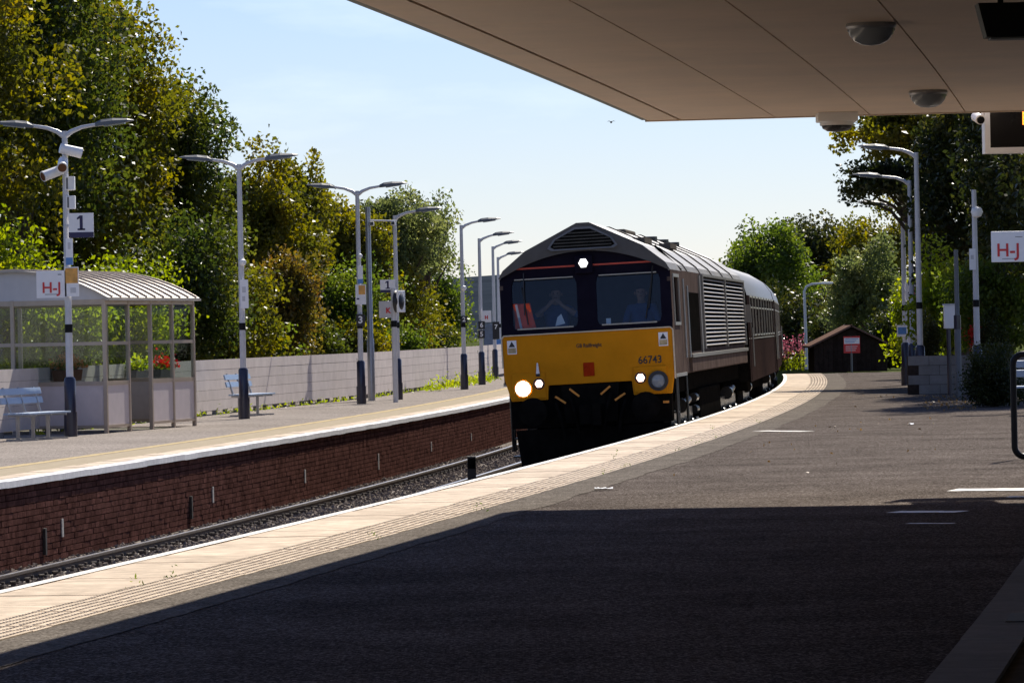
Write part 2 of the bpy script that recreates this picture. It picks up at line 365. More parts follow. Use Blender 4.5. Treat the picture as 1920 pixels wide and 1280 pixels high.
# ================================================================== SETTING
ZL = -0.15                      # far platform level
ZT1, ZT2 = -0.78, -1.05         # rail tops, near and far track
NL = 6.5                        # far platform edge
C1, C2 = 1.33, 5.03             # track centres
g = MB(); g.add([(-9000, -400, -1.5), (9000, -400, -1.5), (9000, 16000, -1.5), (-9000, 16000, -1.5)], [(0, 1, 2, 3)])
struct(g.build('ground', 'grass_ground'))
struct(MB().sweep([(60, -0.20), (12.2, -0.20), (12.2, -1.6), (60, -1.6)], -30, 420, 4).build('embankment', 'soil'))
struct(MB().sweep([(-2.2, -0.06), (-70, -0.06), (-70, -1.6), (-2.2, -1.6)], 60, 420, 4).build('garden_ground', 'grass_ground'))
# trackbed
struct(MB().sweep([(6.55, -1.215), (4.0, -1.20), (3.4, -1.10), (2.6, -0.95), (-0.1, -0.93), (-0.1, -1.7), (6.55, -1.7)], 5, 330, 1.5).build('trackbed', 'ballast'))

# near platform body and its asphalt sheet
near = struct(MB().sweep([(-0.06, -0.012), (-1.62, -0.012), (-14, -0.012), (-14, -1.6), (-0.06, -1.6)], -30, 139, 2.0).build('near_platform', 'joint'))
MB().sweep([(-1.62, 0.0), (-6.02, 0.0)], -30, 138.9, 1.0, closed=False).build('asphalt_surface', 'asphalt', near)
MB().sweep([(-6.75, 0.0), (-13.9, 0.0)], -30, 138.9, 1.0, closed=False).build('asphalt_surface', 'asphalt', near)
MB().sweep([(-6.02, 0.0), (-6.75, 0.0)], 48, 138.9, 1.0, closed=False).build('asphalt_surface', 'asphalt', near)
# ragged concrete strip between tiles and asphalt
m = MB(); st = stations(-10, 138, 0.25); rr = random.Random(3); prev = 0
for i, Y in enumerate(st):
    prev = 0.8 * prev + rr.uniform(-0.02, 0.02)
    m.v.append(tuple(P(Y, -1.19, 0.004))); m.v.append(tuple(P(Y, -1.66 + prev, 0.004)))
    if i: k = 2 * i; m.f.append((k - 2, k, k + 1, k - 1))
m.build('concrete_strip', 'concrete_strip', near)
# coping slabs
sl = MB(); sl.bx(0.005, 0.745, 0.006, 0.894, -0.09, 0.0); slab_me = sl.mesh('coping_slab', 'slab')
def place(o, Y, n, z, tilt=0.0):
    M3 = frame_at(Y).to_4x4(); o.matrix_world = Matrix.Translation(P(Y, n, z)) @ M3 @ Matrix.Rotation(tilt, 4, 'X')
for Y in stations(8, 138, 0.9):
    o = obj('coping_slab', slab_me, near); place(o, Y, 0.0, 0.006 + random.uniform(-0.003, 0.003), random.uniform(-0.002, 0.002))
MB().sweep([(-0.004, 0.012), (-0.095, 0.012)], 8, 138, 0.6, closed=False).build('edge_line', 'white_paint', near)
tl = MB(); tl.bx(0.752, 1.186, 0.004, 0.396, -0.05, 0.002)
for i in range(6):
    for j in range(6):
        cx, cy = 0.786 + i * 0.073, 0.034 + j * 0.0665
        ring = []
        for r_, z_ in ((0.0165, 0.002), (0.010, 0.0078)):
            ring.append([(cx + r_ * math.cos(a * math.pi / 3), cy + r_ * math.sin(a * math.pi / 3), z_) for a in range(6)])
        tl.add(ring[0] + ring[1], [(a, (a + 1) % 6, (a + 1) % 6 + 6, a + 6) for a in range(6)] + [tuple(range(6, 12))])
tile_me = tl.mesh('tactile_tile', 'tactile')
for Y in stations(18, 138, 0.4):
    o = obj('tactile_tile', tile_me, near); place(o, Y, 0.0, 0.006 + random.uniform(-0.0025, 0.0025))
# pale paving and drain by the building
PV = {w: MB().bx(0.004, w - 0.004, 0.005, 0.895, -0.06, 0.012).mesh('paving_slab', 'paving') for w in (0.30, 0.32)}
for Y in stations(8, 48, 0.9):
    for n0, w in ((-6.02, 0.30), (-6.43, 0.32)):
        o = obj('paving_slab', PV[w], near); place(o, Y, n0, random.uniform(-0.002, 0.002))
MB().sweep([(-6.32, -0.02), (-6.43, -0.02)], 5, 48, 0.9, closed=False).build('drain_channel', 'iron', near)
for Y in (23.6, 33.0):
    b = MB().bx(-0.16, 0.16, -0.3, 0.3, 0, 0.006).build('drain_cover', 'iron', near); b.matrix_world = Matrix.Translation(P(Y, -6.34, 0.014)) @ frame_at(Y).to_4x4()
# painted bars on the asphalt
def paint(pts, w, name='painted_line', mt='white_paint'):
    a, b = [G(*p) for p in pts]; d = (b - a).normalized(); q = Vector((-d.y, d.x, 0)) * (w / 2); m = MB(); k = max(2, int((b - a).length / 0.08)); rr = random.Random(int(a.x * 100))
    for i in range(k + 1):
        p = a + (b - a) * (i / k); e1, e2 = rr.uniform(0.8, 1.1), rr.uniform(0.8, 1.1)
        m.v.append((p.x + q.x * e1, p.y + q.y * e1, 0.006)); m.v.append((p.x - q.x * e2, p.y - q.y * e2, 0.006))
        if i: j = 2 * i; m.f.append((j - 2, j, j + 1, j - 1))
    return m.build(name, mt, near)
paint([(1424, 808), (1514, 809)], 0.28); paint([(1786, 919), (1990, 917)], 0.55); paint([(1890, 932), (1990, 931)], 0.2)
paint([(1676, 960), (1804, 960)], 0.35); paint([(1702, 982), (1790, 982)], 0.12)

# far platform
far = struct(MB().sweep([(NL + 0.12, ZL - 0.03), (13.0, ZL - 0.03), (13.0, -1.7), (NL + 0.12, -1.7)], 5, 330, 2.0).build('far_platform', 'mortar'))
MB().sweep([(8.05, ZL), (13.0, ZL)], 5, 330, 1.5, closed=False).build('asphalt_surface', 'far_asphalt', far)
MB().sweep([(NL + 0.62, ZL + 0.001), (7.86, ZL + 0.001)], 5, 330, 1.5, closed=False).build('tan_strip', 'tan_strip', far)
m = MB(); rr = random.Random(5)
for i, Y in enumerate(stations(5, 330, 0.5)):
    m.v.append(tuple(P(Y, 7.85 + rr.uniform(-0.015, 0.015), ZL + 0.004))); m.v.append(tuple(P(Y, 8.05 + rr.uniform(-0.02, 0.02), ZL + 0.004)))
    if i: k = 2 * i; m.f.append((k - 2, k, k + 1, k - 1))
m.build('yellow_line', 'yellow_line', far)
cs = MB().bx(-0.26, 0.0, 0.004, 0.896, -0.075, 0.003); cop_me = cs.mesh('coping_slab', 'coping_white'); tn_me = MB().bx(-0.62, -0.264, 0.004, 0.896, -0.06, 0.002).mesh('paving_slab', 'slab')
for Y in stations(40, 150, 0.9):
    o = obj('coping_slab', cop_me, far); place(o, Y, NL, ZL + random.uniform(-0.004, 0.004)); o = obj('paving_slab', tn_me, far); place(o, Y, NL, ZL + random.uniform(-0.003, 0.003))
MB().sweep([(NL, ZL), (NL + 0.62, ZL), (NL + 0.62, ZL - 0.07), (NL, ZL - 0.07)], 150, 330, 2).build('coping_run', 'coping_white', far)
# the brick face under the coping: courses laid one by one
bl, bh = 0.225, 0.075
bm_one = MB().bx(-0.0, 0.05, 0.005, bl - 0.005, 0.005, bh - 0.005); brick_me = bm_one.mesh('brick', 'brick')
many = MB(); cnt = 0; zb0 = ZL - 0.085 - 13 * bh; br = random.Random(9)
for c in range(13):
    for k, Y in enumerate(stations(50.5 + (0.11 if c % 2 else 0), 150, bl)):
        jit = br.uniform(-0.004, 0.004); z = zb0 + c * bh
        if 53.3 <= Y < 58.4 and cnt < 300:
            o = obj('brick', brick_me, far); place(o, Y, NL + 0.10 + jit, z); cnt += 1
        else:
            fr = frame_at(Y); o3 = P(Y, NL + 0.10 + jit, z)
            vs = [fr @ Vector((x, y, q)) + o3 for x in (-0.01, 0.05) for y in (0.005, bl - 0.005) for q in (0.005, bh - 0.005)]
            many.add(vs, [(4, 6, 7, 5), (0, 4, 5, 1), (2, 3, 7, 6), (0, 2, 6, 4), (1, 5, 7, 3)])
o = many.build('brickwork', 'brick_many', far); o['kind'] = 'stuff'
for (x, y0, y1) in ((112, 972, 1006), (398, 912, 942), (573, 880, 905), (707, 850, 880), (808, 828, 846), (882, 812, 826), (358, 930, 972), (78, 990, 1040)):
    a = AT(x, y0, 60)
    # find the wall distance under this pixel: step along the line
    best = min((abs((P(Y, NL + 0.05).x / P(Y, NL + 0.05).y) - a.x / a.y), Y) for Y in [45 + 0.25 * q for q in range(340)])[1]
    p1 = AT(x, y0, P(best, NL).y); p2 = AT(x, y1, P(best, NL).y); z0, z1 = sorted((p1.z, p2.z))
    pale = x not in (358, 78)
    b = MB().bx(0, 0.014 if pale else 0.035, -0.05, 0.04 if pale else 0.03, 0, z1 - z0).build('lime_streak' if pale else 'wall_bracket', 'lime_stain' if pale else 'iron', far)
    place(b, best, NL + 0.048, z0)

# rails, sleepers and fastenings
def track(c, zt, y0, y1, cant, name):
    tr = tag(thing(name, None, None, (0, 0, 0)), kind='structure')
    for s_ in (-1, 1):
        n0 = c + s_ * 0.75; z0 = zt - s_ * cant * 0.75
        prof = [(-0.07, -0.155), (0.07, -0.155), (0.07, -0.145), (0.012, -0.12), (0.012, -0.045), (0.035, -0.032), (0.035, -0.004)]
        prof += [(-x, z) for x, z in prof[::-1] if x > 0.01 and z > -0.15]
        MB().sweep([(n0 + x, z0 + z) for x, z in prof], y0, y1, 1.0).build('rail', 'rail_side', tr)
        MB().sweep([(n0 - 0.028, z0 - 0.001), (n0 + 0.028, z0 - 0.001)], y0, y1, 1.0, closed=False).build('rail_head', 'rail_top', tr)
    sm = MB().box((0, 0, -0.08), (2.5, 0.25, 0.16)).mesh('sleeper', 'sleeper')
    fm = MB()
    for s_ in (-1, 1):
        for q in (-1, 1):
            x = -s_ * 0.75 + q * 0.105; fm.box((x, 0, 0.03), (0.09, 0.15, 0.07)); fm.box((x - q * 0.03, 0, 0.06), (0.07, 0.09, 0.03)); fm.box((x + q * 0.02, 0.0, 0.075), (0.03, 0.04, 0.05))
    fme = fm.mesh('rail_fastening', 'rail_side')
    for Y in stations(max(y0, 34), min(y1, 130), 0.68):
        o = obj('sleeper', sm, tr); M4 = Matrix.Translation(P(Y, c, zt - 0.155)) @ frame_at(Y).to_4x4() @ Matrix.Rotation(-cant, 4, 'Y')
        o.matrix_world = M4
        f = obj('rail_fastening', fme, o)
    return tr
track(C1, ZT1, 5, 330, 0.0356, 'track'); track(C2, ZT2, 5, 330, 0.0356, 'track')
# loose ballast stones
def stones(name, n, y0, y1, n0, n1, zf, size, matn, kind='stuff'):
    base = np.array([(1, 0, 0), (-1, 0, 0), (0, 1, 0), (0, -1, 0), (0, 0, 1), (0, 0, -1)], float)
    fc = np.array([(0, 2, 4), (2, 1, 4), (1, 3, 4), (3, 0, 4), (2, 0, 5), (1, 2, 5), (3, 1, 5), (0, 3, 5)])
    V = np.empty((n, 6, 3)); ys = RNG.uniform(y0, y1, n); ns = RNG.uniform(n0, n1, n)
    for i in range(n):
        p = P(ys[i], ns[i]); V[i] = base * RNG.uniform(0.5, 1.2, (6, 1)) * size * RNG.uniform(0.6, 1.3) @ np.linalg.qr(RNG.normal(size=(3, 3)))[0] + np.array((p.x, p.y, zf(ns[i])))
    Fc = (fc[None] + (np.arange(n) * 6)[:, None, None]).reshape(-1, 3)
    me = bpy.data.meshes.new(name); me.from_pydata(V.reshape(-1, 3).tolist(), [], Fc.tolist()); me.materials.append(MT[matn])
    return tag(obj(name, me), kind=kind)
zb = lambda n: -1.20 if n > 4 else (-1.2 + (4 - n) * 0.18)
tag(stones('ballast_stones', 16000, 38, 105, 3.2, 6.5, zb, 0.036, 'ballast_stone'), 'loose brown ballast stones between the rails and the far platform wall', 'ballast')

# distant hill with woods, seen past the far platform
m = MB(); hy = 2600
for i in range(61):
    x = -900 + 30 * i; top = 29 + 6 * math.sin(i * 0.23 + 1.2) + 3 * math.sin(i * 1.3) + 1.5 * random.random()
    m.v += [(x, hy - 500, -2), (x, hy, top * 0.7), (x, hy + 300, top), (x, hy + 900, -2)]
    if i:
        for q in range(3): k = 4 * i; m.f.append((k - 4 + q, k + q, k + q + 1, k - 4 + q + 1))
struct(m.build('hill', 'hazed_hill_wood', smooth=True))

# ================================================================== CANOPY AND BUILDING
H_SOF = EYE.z + 1.887
corner = AT(1210, 228, (FPX * 1.887) / (616 - 228) )
def off(pt):
    Y = pt.y
    for _ in range(30):
        t = tang(Y); d = (pt.x - eX(Y)) * t.x + (pt.y - Y) * t.y; Y += d * t.y
    return Y, (-(pt.x - eX(Y)) * t.y + (pt.y - Y) * t.x)
CY, CN = off(corner)
can = thing('station_canopy', 'flat canopy with pale panelled soffit over the near platform', 'canopy', (0, 0, 0))
MB().sweep([(CN - 0.02, H_SOF + 0.02), (-14, H_SOF + 0.02), (-14, H_SOF + 0.42), (CN - 0.02, H_SOF + 0.42)], -30, CY - 0.02, 2, skew=-0.0106, yref=CY).build('roof_deck', 'soffit_gap', can)
MB().sweep([(CN + 0.03, H_SOF + 0.005), (CN - 0.03, H_SOF + 0.005), (CN - 0.03, H_SOF + 0.46), (CN + 0.03, H_SOF + 0.46)], -30, CY, 1.5, skew=-0.0106, yref=CY).build('fascia', 'fascia', can)
MB().sweep([(CN - 0.03, H_SOF + 0.0), (CN - 0.30, H_SOF + 0.0), (CN - 0.30, H_SOF + 0.03), (CN - 0.03, H_SOF + 0.03)], -30, CY, 1.5, skew=-0.0106, yref=CY).build('edge_trim', 'soffit', can)
MB().sweep([(CN - 0.25, H_SOF + 0.30), (CN - 0.01, H_SOF + 0.30), (CN - 0.01, H_SOF + 0.42), (CN - 0.25, H_SOF + 0.42)], -30, CY - 0.01, 1.5, skew=0.009, yref=CY).build('gutter', 'fascia', can)  # unseen gutter, added and skewed to push the canopy's shadow edge outward
e = MB(); R3 = frame_at(CY)
e.box((0, 0, 0), (14 + CN, 0.06, 0.46)); e = e.build('fascia', 'soffit', can); e.matrix_world = Matrix.Translation(P(CY + 0.0, CN - (14 + CN) / 2, H_SOF + 0.22)) @ R3.to_4x4()
pw, pl = 0.86, 2.4
for i in range(13):
    n0 = CN - 0.325 - i * pw
    ph = 0.0 if i % 2 else 1.2
    ys = [CY - 0.04]
    while ys[-1] > 8: ys.append(ys[-1] - (ph if len(ys) == 1 and ph else pl))
    for a, b in zip(ys[1:], ys[:-1]):
        MB().sweep([(n0 - 0.006, H_SOF), (n0 - pw + 0.006, H_SOF), (n0 - pw + 0.006, H_SOF + 0.03), (n0 - 0.006, H_SOF + 0.03)], a + 0.003, b - 0.003, 3, skew=-0.0106, yref=CY).build('soffit_panel', 'soffit', can)
    MB().sweep([(n0 - 0.006, H_SOF), (n0 - pw + 0.006, H_SOF), (n0 - pw + 0.006, H_SOF + 0.03), (n0 - 0.006, H_SOF + 0.03)], -30, ys[-1] - 0.003, 3, skew=-0.0106, yref=CY).build('soffit_panel', 'soffit', can)
bld = thing('unseen_station_building', 'unseen rendered station building wall under the canopy, added to block sky light', 'building', (0, 0, 0))  # unseen wall, added to keep sky light off the covered platform
MB().sweep([(-9.2, 0), (-13.3, 0), (-13.3, H_SOF + 0.01), (-9.2, H_SOF + 0.01)], -30, CY - 3, 3).build('wall', 'wall_render', bld)
MB().sweep([(-9.17, 0), (-9.22, 0), (-9.22, 0.3), (-9.17, 0.3)], -30, CY - 3, 3).build('plinth', 'dark_grey_paint', bld)

def on_soffit(x, y):
    d = ray(x, y); return EYE + d * ((H_SOF - EYE.z) / d.z)
for (x, y, lb) in ((1633, 44, 'round half-dome bulkhead light on the soffit beside the dark batten fitting'), (1740, 170, 'round half-dome bulkhead light on the soffit near the dome camera')):
    p = on_soffit(x, y); t = thing('bulkhead_light', lb, 'light', p, group='canopy lights')
    MB().lathe([(0.155, 0), (0.16, -0.02), (0.15, -0.035)], 24).build('rim', 'bench_metal', t, smooth=True)
    MB().lathe([(0.148, -0.033), (0.14, -0.07), (0.11, -0.11), (0.06, -0.135), (0.001, -0.142)], 24).build('bowl', 'lens', t, smooth=True)
    MB().bx(-0.15, 0.15, -0.012, 0.012, -0.05, -0.03).build('band', 'bench_metal', t)
p = on_soffit(1568, 212); p.z = H_SOF; t = thing('dome_camera', 'white dome security camera hanging at the end of the canopy', 'camera', p)
MB().box((0, -0.05, -0.04), (0.36, 0.3, 0.085)).build('mount', 'white_plastic', t, bevel=0.01)
MB().lathe([(0.15, -0.08), (0.155, -0.1), (0.15, -0.115)], 24, Matrix.Translation((0, -0.05, 0))).build('collar', 'white_plastic', t, smooth=True)
MB().lathe([(0.14, -0.11), (0.13, -0.14), (0.09, -0.165), (0.001, -0.175)], 24, Matrix.Translation((0, -0.05, 0))).build('dome', 'screen_black', t, smooth=True)
# departure board, hung just beyond the canopy end
p = AT(1845, 206, 41.6); sB = FPX / p.y; t = thing('departure_board', 'white framed departure screen with orange letters hanging at the canopy end', 'screen', p)
W, Hh = 1.3, 0.40; z0 = -Hh
MB().bx(0.05, W - 0.05, 0.0, 0.2, z0 + 0.05, -0.02).build('screen', 'screen_black', t)
fr = MB(); fr.bx(0, 0.05, -0.03, 0.22, z0, 0.03); fr.bx(W - 0.05, W, -0.03, 0.22, z0, 0.03); fr.bx(0.05, W - 0.05, -0.03, 0.22, z0, z0 + 0.05); fr.bx(0.05, W - 0.05, -0.03, 0.22, -0.02, 0.03)
fr.build('frame', 'white_plastic', t)
MB().bx(0.5, 0.56, 0.05, 0.11, 0.03, H_SOF + 0.3 - p.z).build('hanger', 'white_plastic', t); MB().bx(0.2, 0.9, -0.9, 0.11, H_SOF + 0.24 - p.z, H_SOF + 0.3 - p.z).build('bracket', 'white_plastic', t)
text('E', 0.10, 'led_orange', t, (0.345, -0.006, -0.045), align='LEFT'); text('P', 0.10, 'led_orange', t, (0.345, -0.006, -0.115), align='LEFT')
p = AT(1836, 224, 41.4); t = thing('bullet_camera', 'small white bullet camera beside the departure screen', 'camera', p)
MB().tube([(-0.02, 0.1, 0.03), (0.0, -0.12, -0.01)], 0.045, 14).build('housing', 'white_plastic', t, smooth=True); MB().tube([(0.02, -0.02, 0.0), (0.05, 0.0, 0.1), (0.05, 0.0, H_SOF - p.z + 0.1)], 0.015, 8).build('arm', 'white_plastic', t)
MB().tube([(0.0, -0.118, -0.01), (0.002, -0.13, -0.012)], 0.035, 14).build('lens', 'screen_black', t)
# dark batten fitting at the soffit
p = AT(1834, 6, 25.4); t = thing('batten_fitting', 'dark box lighting batten hung under the soffit', 'light', p)
MB().prism([(0, 0), (1.2, 0.0), (1.2, -0.19), (0.045, -0.19)], 0, 0.2).build('body', 'black_paint', t); MB().bx(0.07, 1.15, 0.02, 0.18, -0.202, -0.193).build('diffuser', 'dark_grey_paint', t)
for x in (0.12, 1.0): MB().bx(x, x + 0.03, 0.08, 0.11, 0, H_SOF - p.z + 0.01).build('hanger', 'black_paint', t)

# ================================================================== LAMP COLUMNS
def lantern(parent, x0, z0, sgn, slope=0.06, L=0.66):
    pr = []
    prof = [(0.0, 0.035, -0.035), (0.10, 0.075, -0.03), (0.30, 0.085, -0.02), (0.55, 0.06, 0.0), (L, 0.03, 0.012)]
    hw = [0.045, 0.11, 0.13, 0.10, 0.05]; m = MB(); o = 0
    for (x, zt, zb_), w in zip(prof, hw):
        X = x0 + sgn * x; Z = z0 + x * slope
        for (yy, zz) in ((-w, zb_), (-w * 0.9, zt * 0.6 + zb_ * 0.4), (-w * 0.35, zt), (w * 0.35, zt), (w * 0.9, zt * 0.6 + zb_ * 0.4), (w, zb_)): m.v.append((X, yy, Z + zz))
    for i in range(4):
        for j in range(6): m.f.append((i * 6 + j, i * 6 + (j + 1) % 6, (i + 1) * 6 + (j + 1) % 6, (i + 1) * 6 + j))
    m.f.append(tuple(range(6))); m.f.append(tuple(range(29, 23, -1)))
    o = m.build('lantern', 'dark_grey_paint', parent)
    MB().box((x0 + sgn * 0.33, 0, z0 + 0.33 * slope - 0.028), (0.36, 0.17, 0.02), Matrix.Rotation(-sgn * math.atan(slope + 0.07), 3, 'Y')).build('diffuser', 'lens', o)
def column(base, top, label, arms, z, reach=1.15, group='lamp columns along the platforms', thin=1.0, band=1.85):
    b = G(*base, z); h = AT(top[0], top[1], b.y).z - z
    t = thing('lamp_column', label, 'lamp post', b, group=group)
    MB().tube([(0, 0, 0), (0, 0, 0.42)], 0.115 * thin, 16).build('base', 'navy', t, smooth=True)
    MB().tube([(0, 0, 0.38), (0, 0, 0.98), (0, 0, 1.02)], [0.098 * thin, 0.098 * thin, 0.07 * thin], 16).build('sleeve', 'navy', t, smooth=True)
    MB().tube([(0, 0, 0.99), (0, 0, h * 0.6), (0, 0, h)], [0.062 * thin, 0.056 * thin, 0.046 * thin], 14).build('shaft', 'grey_paint', t, smooth=True)
    MB().tube([(0, 0, band - 0.07), (0, 0, band + 0.07)], 0.068 * thin, 14).build('band', 'black_paint', t, smooth=True)
    for s_ in arms:
        pts = [(0, 0, h - 0.10), (s_ * 0.12, 0, h - 0.01), (s_ * 0.3, 0, h + 0.06), (s_ * (reach - 0.6), 0, h + 0.10)]
        MB().tube(pts, [0.05, 0.042, 0.034, 0.03], 10).build('arm', 'grey_paint', t, smooth=True)
        lantern(t, s_ * (reach - 0.62), h + 0.10, s_)
    return t, b, h
def plate(parent, b, x0, x1, y0, y1, name, mt, dy=-0.07, thick=0.02, bevel=0.0):
    """sign plate from pixel bounds at the post's distance; returns local bounds"""
    q0 = AT(x0, y1, b.y + dy) - b; q1 = AT(x1, y0, b.y + dy) - b
    o = MB().bx(q0.x, q1.x, dy - thick / 2, dy + thick / 2, q0.z, q1.z).build(name, mt, parent, bevel=bevel)
    return q0.x, q1.x, q0.z, q1.z
L1, B1, H1 = column((133, 818), (118, 246), 'twin-armed grey lamp column with cameras beside the glazed shelter', (-1, 1), ZL)
L2, B2, H2 = column((458, 785), (447, 308), 'twin-armed grey lamp column standing in front of the blue bench', (-1, 1), ZL)
L3, B3, H3 = column((678, 757), (667, 358), 'twin-armed grey lamp column with black number 3 plate', (-1, 1), ZL)
L4, B4, H4 = column((747, 749), (742, 404), 'grey lamp column carrying the K and second 1 signs', (1,), ZL)
L5, B5, H5 = column((871, 730), (867, 422), 'single-armed lamp column with a round speaker by the fence end', (1,), ZL, 1.1)
L6, B6, H6 = column((904, 721), (897, 447), 'single-armed lamp column with stacked number plates', (1,), ZL, 1.05)
L7, B7, H7 = column((929, 710), (921, 462), 'distant single-armed lamp column beyond the number plates', (1,), ZL, 1.0)
L8, B8, H8 = column((938, 704), (929, 482), 'farthest single-armed lamp column past the locomotive', (1,), ZL, 0.95)
RA, BA, HA = column((1727, 738), (1720, 286), 'tall single-armed lamp column beside the pale block wall', (-1,), 0, 1.18)
RB, BB, HB = column((1699, 722), (1691, 390), 'single-armed lamp column with small blue plate on the near platform', (-1,), 0, 1.05)
RC, BC, HC = column((1713, 727), (1706, 338), 'single-armed lamp column whose lantern pokes out of the overhanging tree', (-1,), 0, 1.25)
RD, BD, HD = column((1834, 744), (1821, 356), 'lamp column with round speaker and white plate in front of the dark tree', (), 0, 1.0)
LRR = (('right', 0),)

# things fixed to the first column
def speaker(parent, z, r=0.075, y=-0.1):
    s = MB().lathe([(0.001, -r), (r * 0.7, -r * 0.75), (r, 0), (r * 0.8, r * 0.6), (0.001, r * 0.9)], 14, Matrix.Translation((0.04, y, z))).build('speaker', 'white_plastic', parent, smooth=True)
    MB().tube([(0, 0, z), (0.04, y * 0.6, z)], 0.02, 8).build('speaker_bracket', 'grey_paint', parent)
    return s
def bullet(label, base, aim, L=0.3):
    t = thing('cctv_camera', label, 'camera', base, group='cameras on the lamp column')
    a = Vector(aim).normalized()
    MB().tube([-a * 0.08, a * 0.25, a * 0.30], [0.085, 0.09, 0.095], 16).build('housing', 'white_plastic', t, smooth=True)
    MB().tube([a * 0.303, a * 0.306], 0.075, 16).build('window', 'planter_brown', t)
    MB().tube([(0, 0.0, 0.0), (0.03, 0.09, 0.12)], 0.022, 8).build('bracket', 'grey_paint', t)
bullet('white bullet camera pointing down towards the shelter from the lamp column', AT(108, 321, B1.y - 0.12), (-0.75, -0.5, -0.3))
bullet('white bullet camera facing along the platform on the lamp column', AT(118, 305, B1.y - 0.15), (0.05, -1, -0.35))
bullet('small white camera at the top of the lamp column under the arms', AT(121, 280, B1.y - 0.08), (0.8, 0.2, -0.2))
for (x0, x1, y0, y1, lb) in ((123, 140, 331, 357, 'white junction box above the 1 sign'), (125, 141, 367, 392, 'white junction box with dark slot just over the 1 sign')):
    q0 = AT(x0, y1, B1.y); q1 = AT(x1, y0, B1.y)
    t = thing('junction_box', lb, 'box', q0, group='junction boxes on the lamp column')
    MB().bx(0, q1.x - q0.x, -0.08, 0.08, 0, q1.z - q0.z).build('case', 'white_plastic', t, bevel=0.008)
    MB().bx(0.02, 0.05, -0.086, -0.081, 0.02, (q1.z - q0.z) * 0.9).build('seam', 'dark_grey_paint', t)
    MB().tube([(-0.02, 0, -0.02), (-0.03, 0, 0.3)], 0.02, 8).build('cable', 'black_paint', t)
def sign(name, label, b, box, parts=(), back='sign_white', dy=-0.08, group=None, cat='sign', bracket=True):
    x0, x1, y0, y1 = box; q0 = AT(x0, y1, b.y + dy); q1 = AT(x1, y0, b.y + dy)
    t = thing(name, label, cat, q0, group=group); w, h = q1.x - q0.x, q1.z - q0.z
    MB().bx(0, w, -0.01, 0.01, 0, h).build('panel', back, t)
    if bracket:
        bxp = b.x - q0.x
        MB().bx(min(bxp, w * 0.5), max(bxp, w * 0.5), 0.011, 0.03, h * 0.45, h * 0.55).build('bracket', 'grey_paint', t)
    for pr in parts:
        if pr[0] == 'one':
            m = MB(); m.bx(0.45 * w, 0.57 * w, -0.0145, -0.0105, 0.32 * h, 0.9 * h); m.bx(0.36 * w, 0.66 * w, -0.0145, -0.0105, 0.30 * h, 0.37 * h); m.prism([(0.45 * w, 0.9 * h), (0.34 * w, 0.80 * h), (0.34 * w, 0.73 * h), (0.45 * w, 0.78 * h)], -0.0145, -0.0105); m.build('digit', pr[1], t)
        elif pr[0] == 'rect': _, nm, mt_, a0, a1, c0, c1 = pr; MB().bx(a0 * w, a1 * w, -0.0145, -0.0105, c0 * h, c1 * h).build(nm, mt_, t)
        else: _, s_, sz, mt_, u, v = pr[:6]; text(s_, sz * h, mt_, t, (u * w, -0.0155, v * h), bold=pr[6] if len(pr) > 6 else 0.0)
    return t
ONE = (('rect', 'footer', 'sign_navy', 0, 1, 0, 0.22), ('one', 'sign_navy'))
sign('platform_number_sign', 'white sign with navy 1 above the shelter roof', B1, (129, 175, 399, 446), ONE, group='platform number signs')
sign('platform_number_sign', 'white sign with navy 1 above the K sign', B4, (713, 741, 524, 549), ONE, group='platform number signs')
HJ = (('t', 'H-J', 0.55, 'sign_red', 0.5, 0.36, 0.004), ('rect', 'small_print', 'dark_grey_paint', 0.28, 0.72, 0.12, 0.14), ('rect', 'arrow_mark', 'dark_grey_paint', 0.72, 0.84, 0.84, 0.87))
sign('coach_position_sign', 'pale sign with red H-J on the camera column by the shelter', B1, (69, 124, 507, 559), HJ, group='coach position signs')
sign('coach_position_sign', 'pale grey sign with red K on the twin sign column', B4, (711, 738, 564, 596), (('t', 'K', 0.42, 'sign_red', 0.62, 0.42, 0.008),), back='gable_panel', group='coach position signs')
sign('coach_position_sign', 'small white sign with red letters beside the stacked plates', B6, (903, 921, 582, 604), (('t', 'H', 0.4, 'sign_red', 0.5, 0.4, 0.008),), group='coach position signs')
sign('information_plate', 'narrow white and blue plate between the 1 and H-J signs', B1, (124, 136, 447, 497), (('rect', 'blue_footer', 'sign_blue', 0, 1, 0, 0.28), ('rect', 'print', 'grey_paint', 0.3, 0.7, 0.6, 0.85)), group='plates on lamp columns')
sign('poster_plate', 'tilted orange and white poster plate on the camera column', B1, (122, 147, 500, 556), (('rect', 'picture', 'sign_orange', 0.06, 0.94, 0.45, 0.96), ('rect', 'print', 'grey_paint', 0.4, 0.8, 0.12, 0.3)), group='plates on lamp columns')
sign('information_plate', 'tall white plate on the column in front of the blue bench', B2, (451, 465, 524, 578), (('rect', 'print', 'grey_paint', 0.25, 0.7, 0.55, 0.75), ('rect', 'print', 'grey_paint', 0.25, 0.6, 0.25, 0.42)), group='plates on lamp columns')
sign('information_plate', 'narrow white and blue plate above the number 3', B3, (671, 680, 498, 532), (('rect', 'blue_footer', 'sign_blue', 0, 1, 0, 0.25),), group='plates on lamp columns')
sign('poster_plate', 'orange and white poster plate above the number 3', B3, (667, 686, 533, 571), (('rect', 'picture', 'sign_orange', 0.3, 0.92, 0.5, 0.95), ('rect', 'logo', 'sign_navy', 0.1, 0.35, 0.25, 0.32)), group='plates on lamp columns')
sign('number_plate', 'black plate with white 3 on the lamp column', B3, (668, 684, 589, 611), (('t', '3', 0.85, 'sign_white', 0.5, 0.5, 0.006),), back='sign_black', group='number plates on columns')
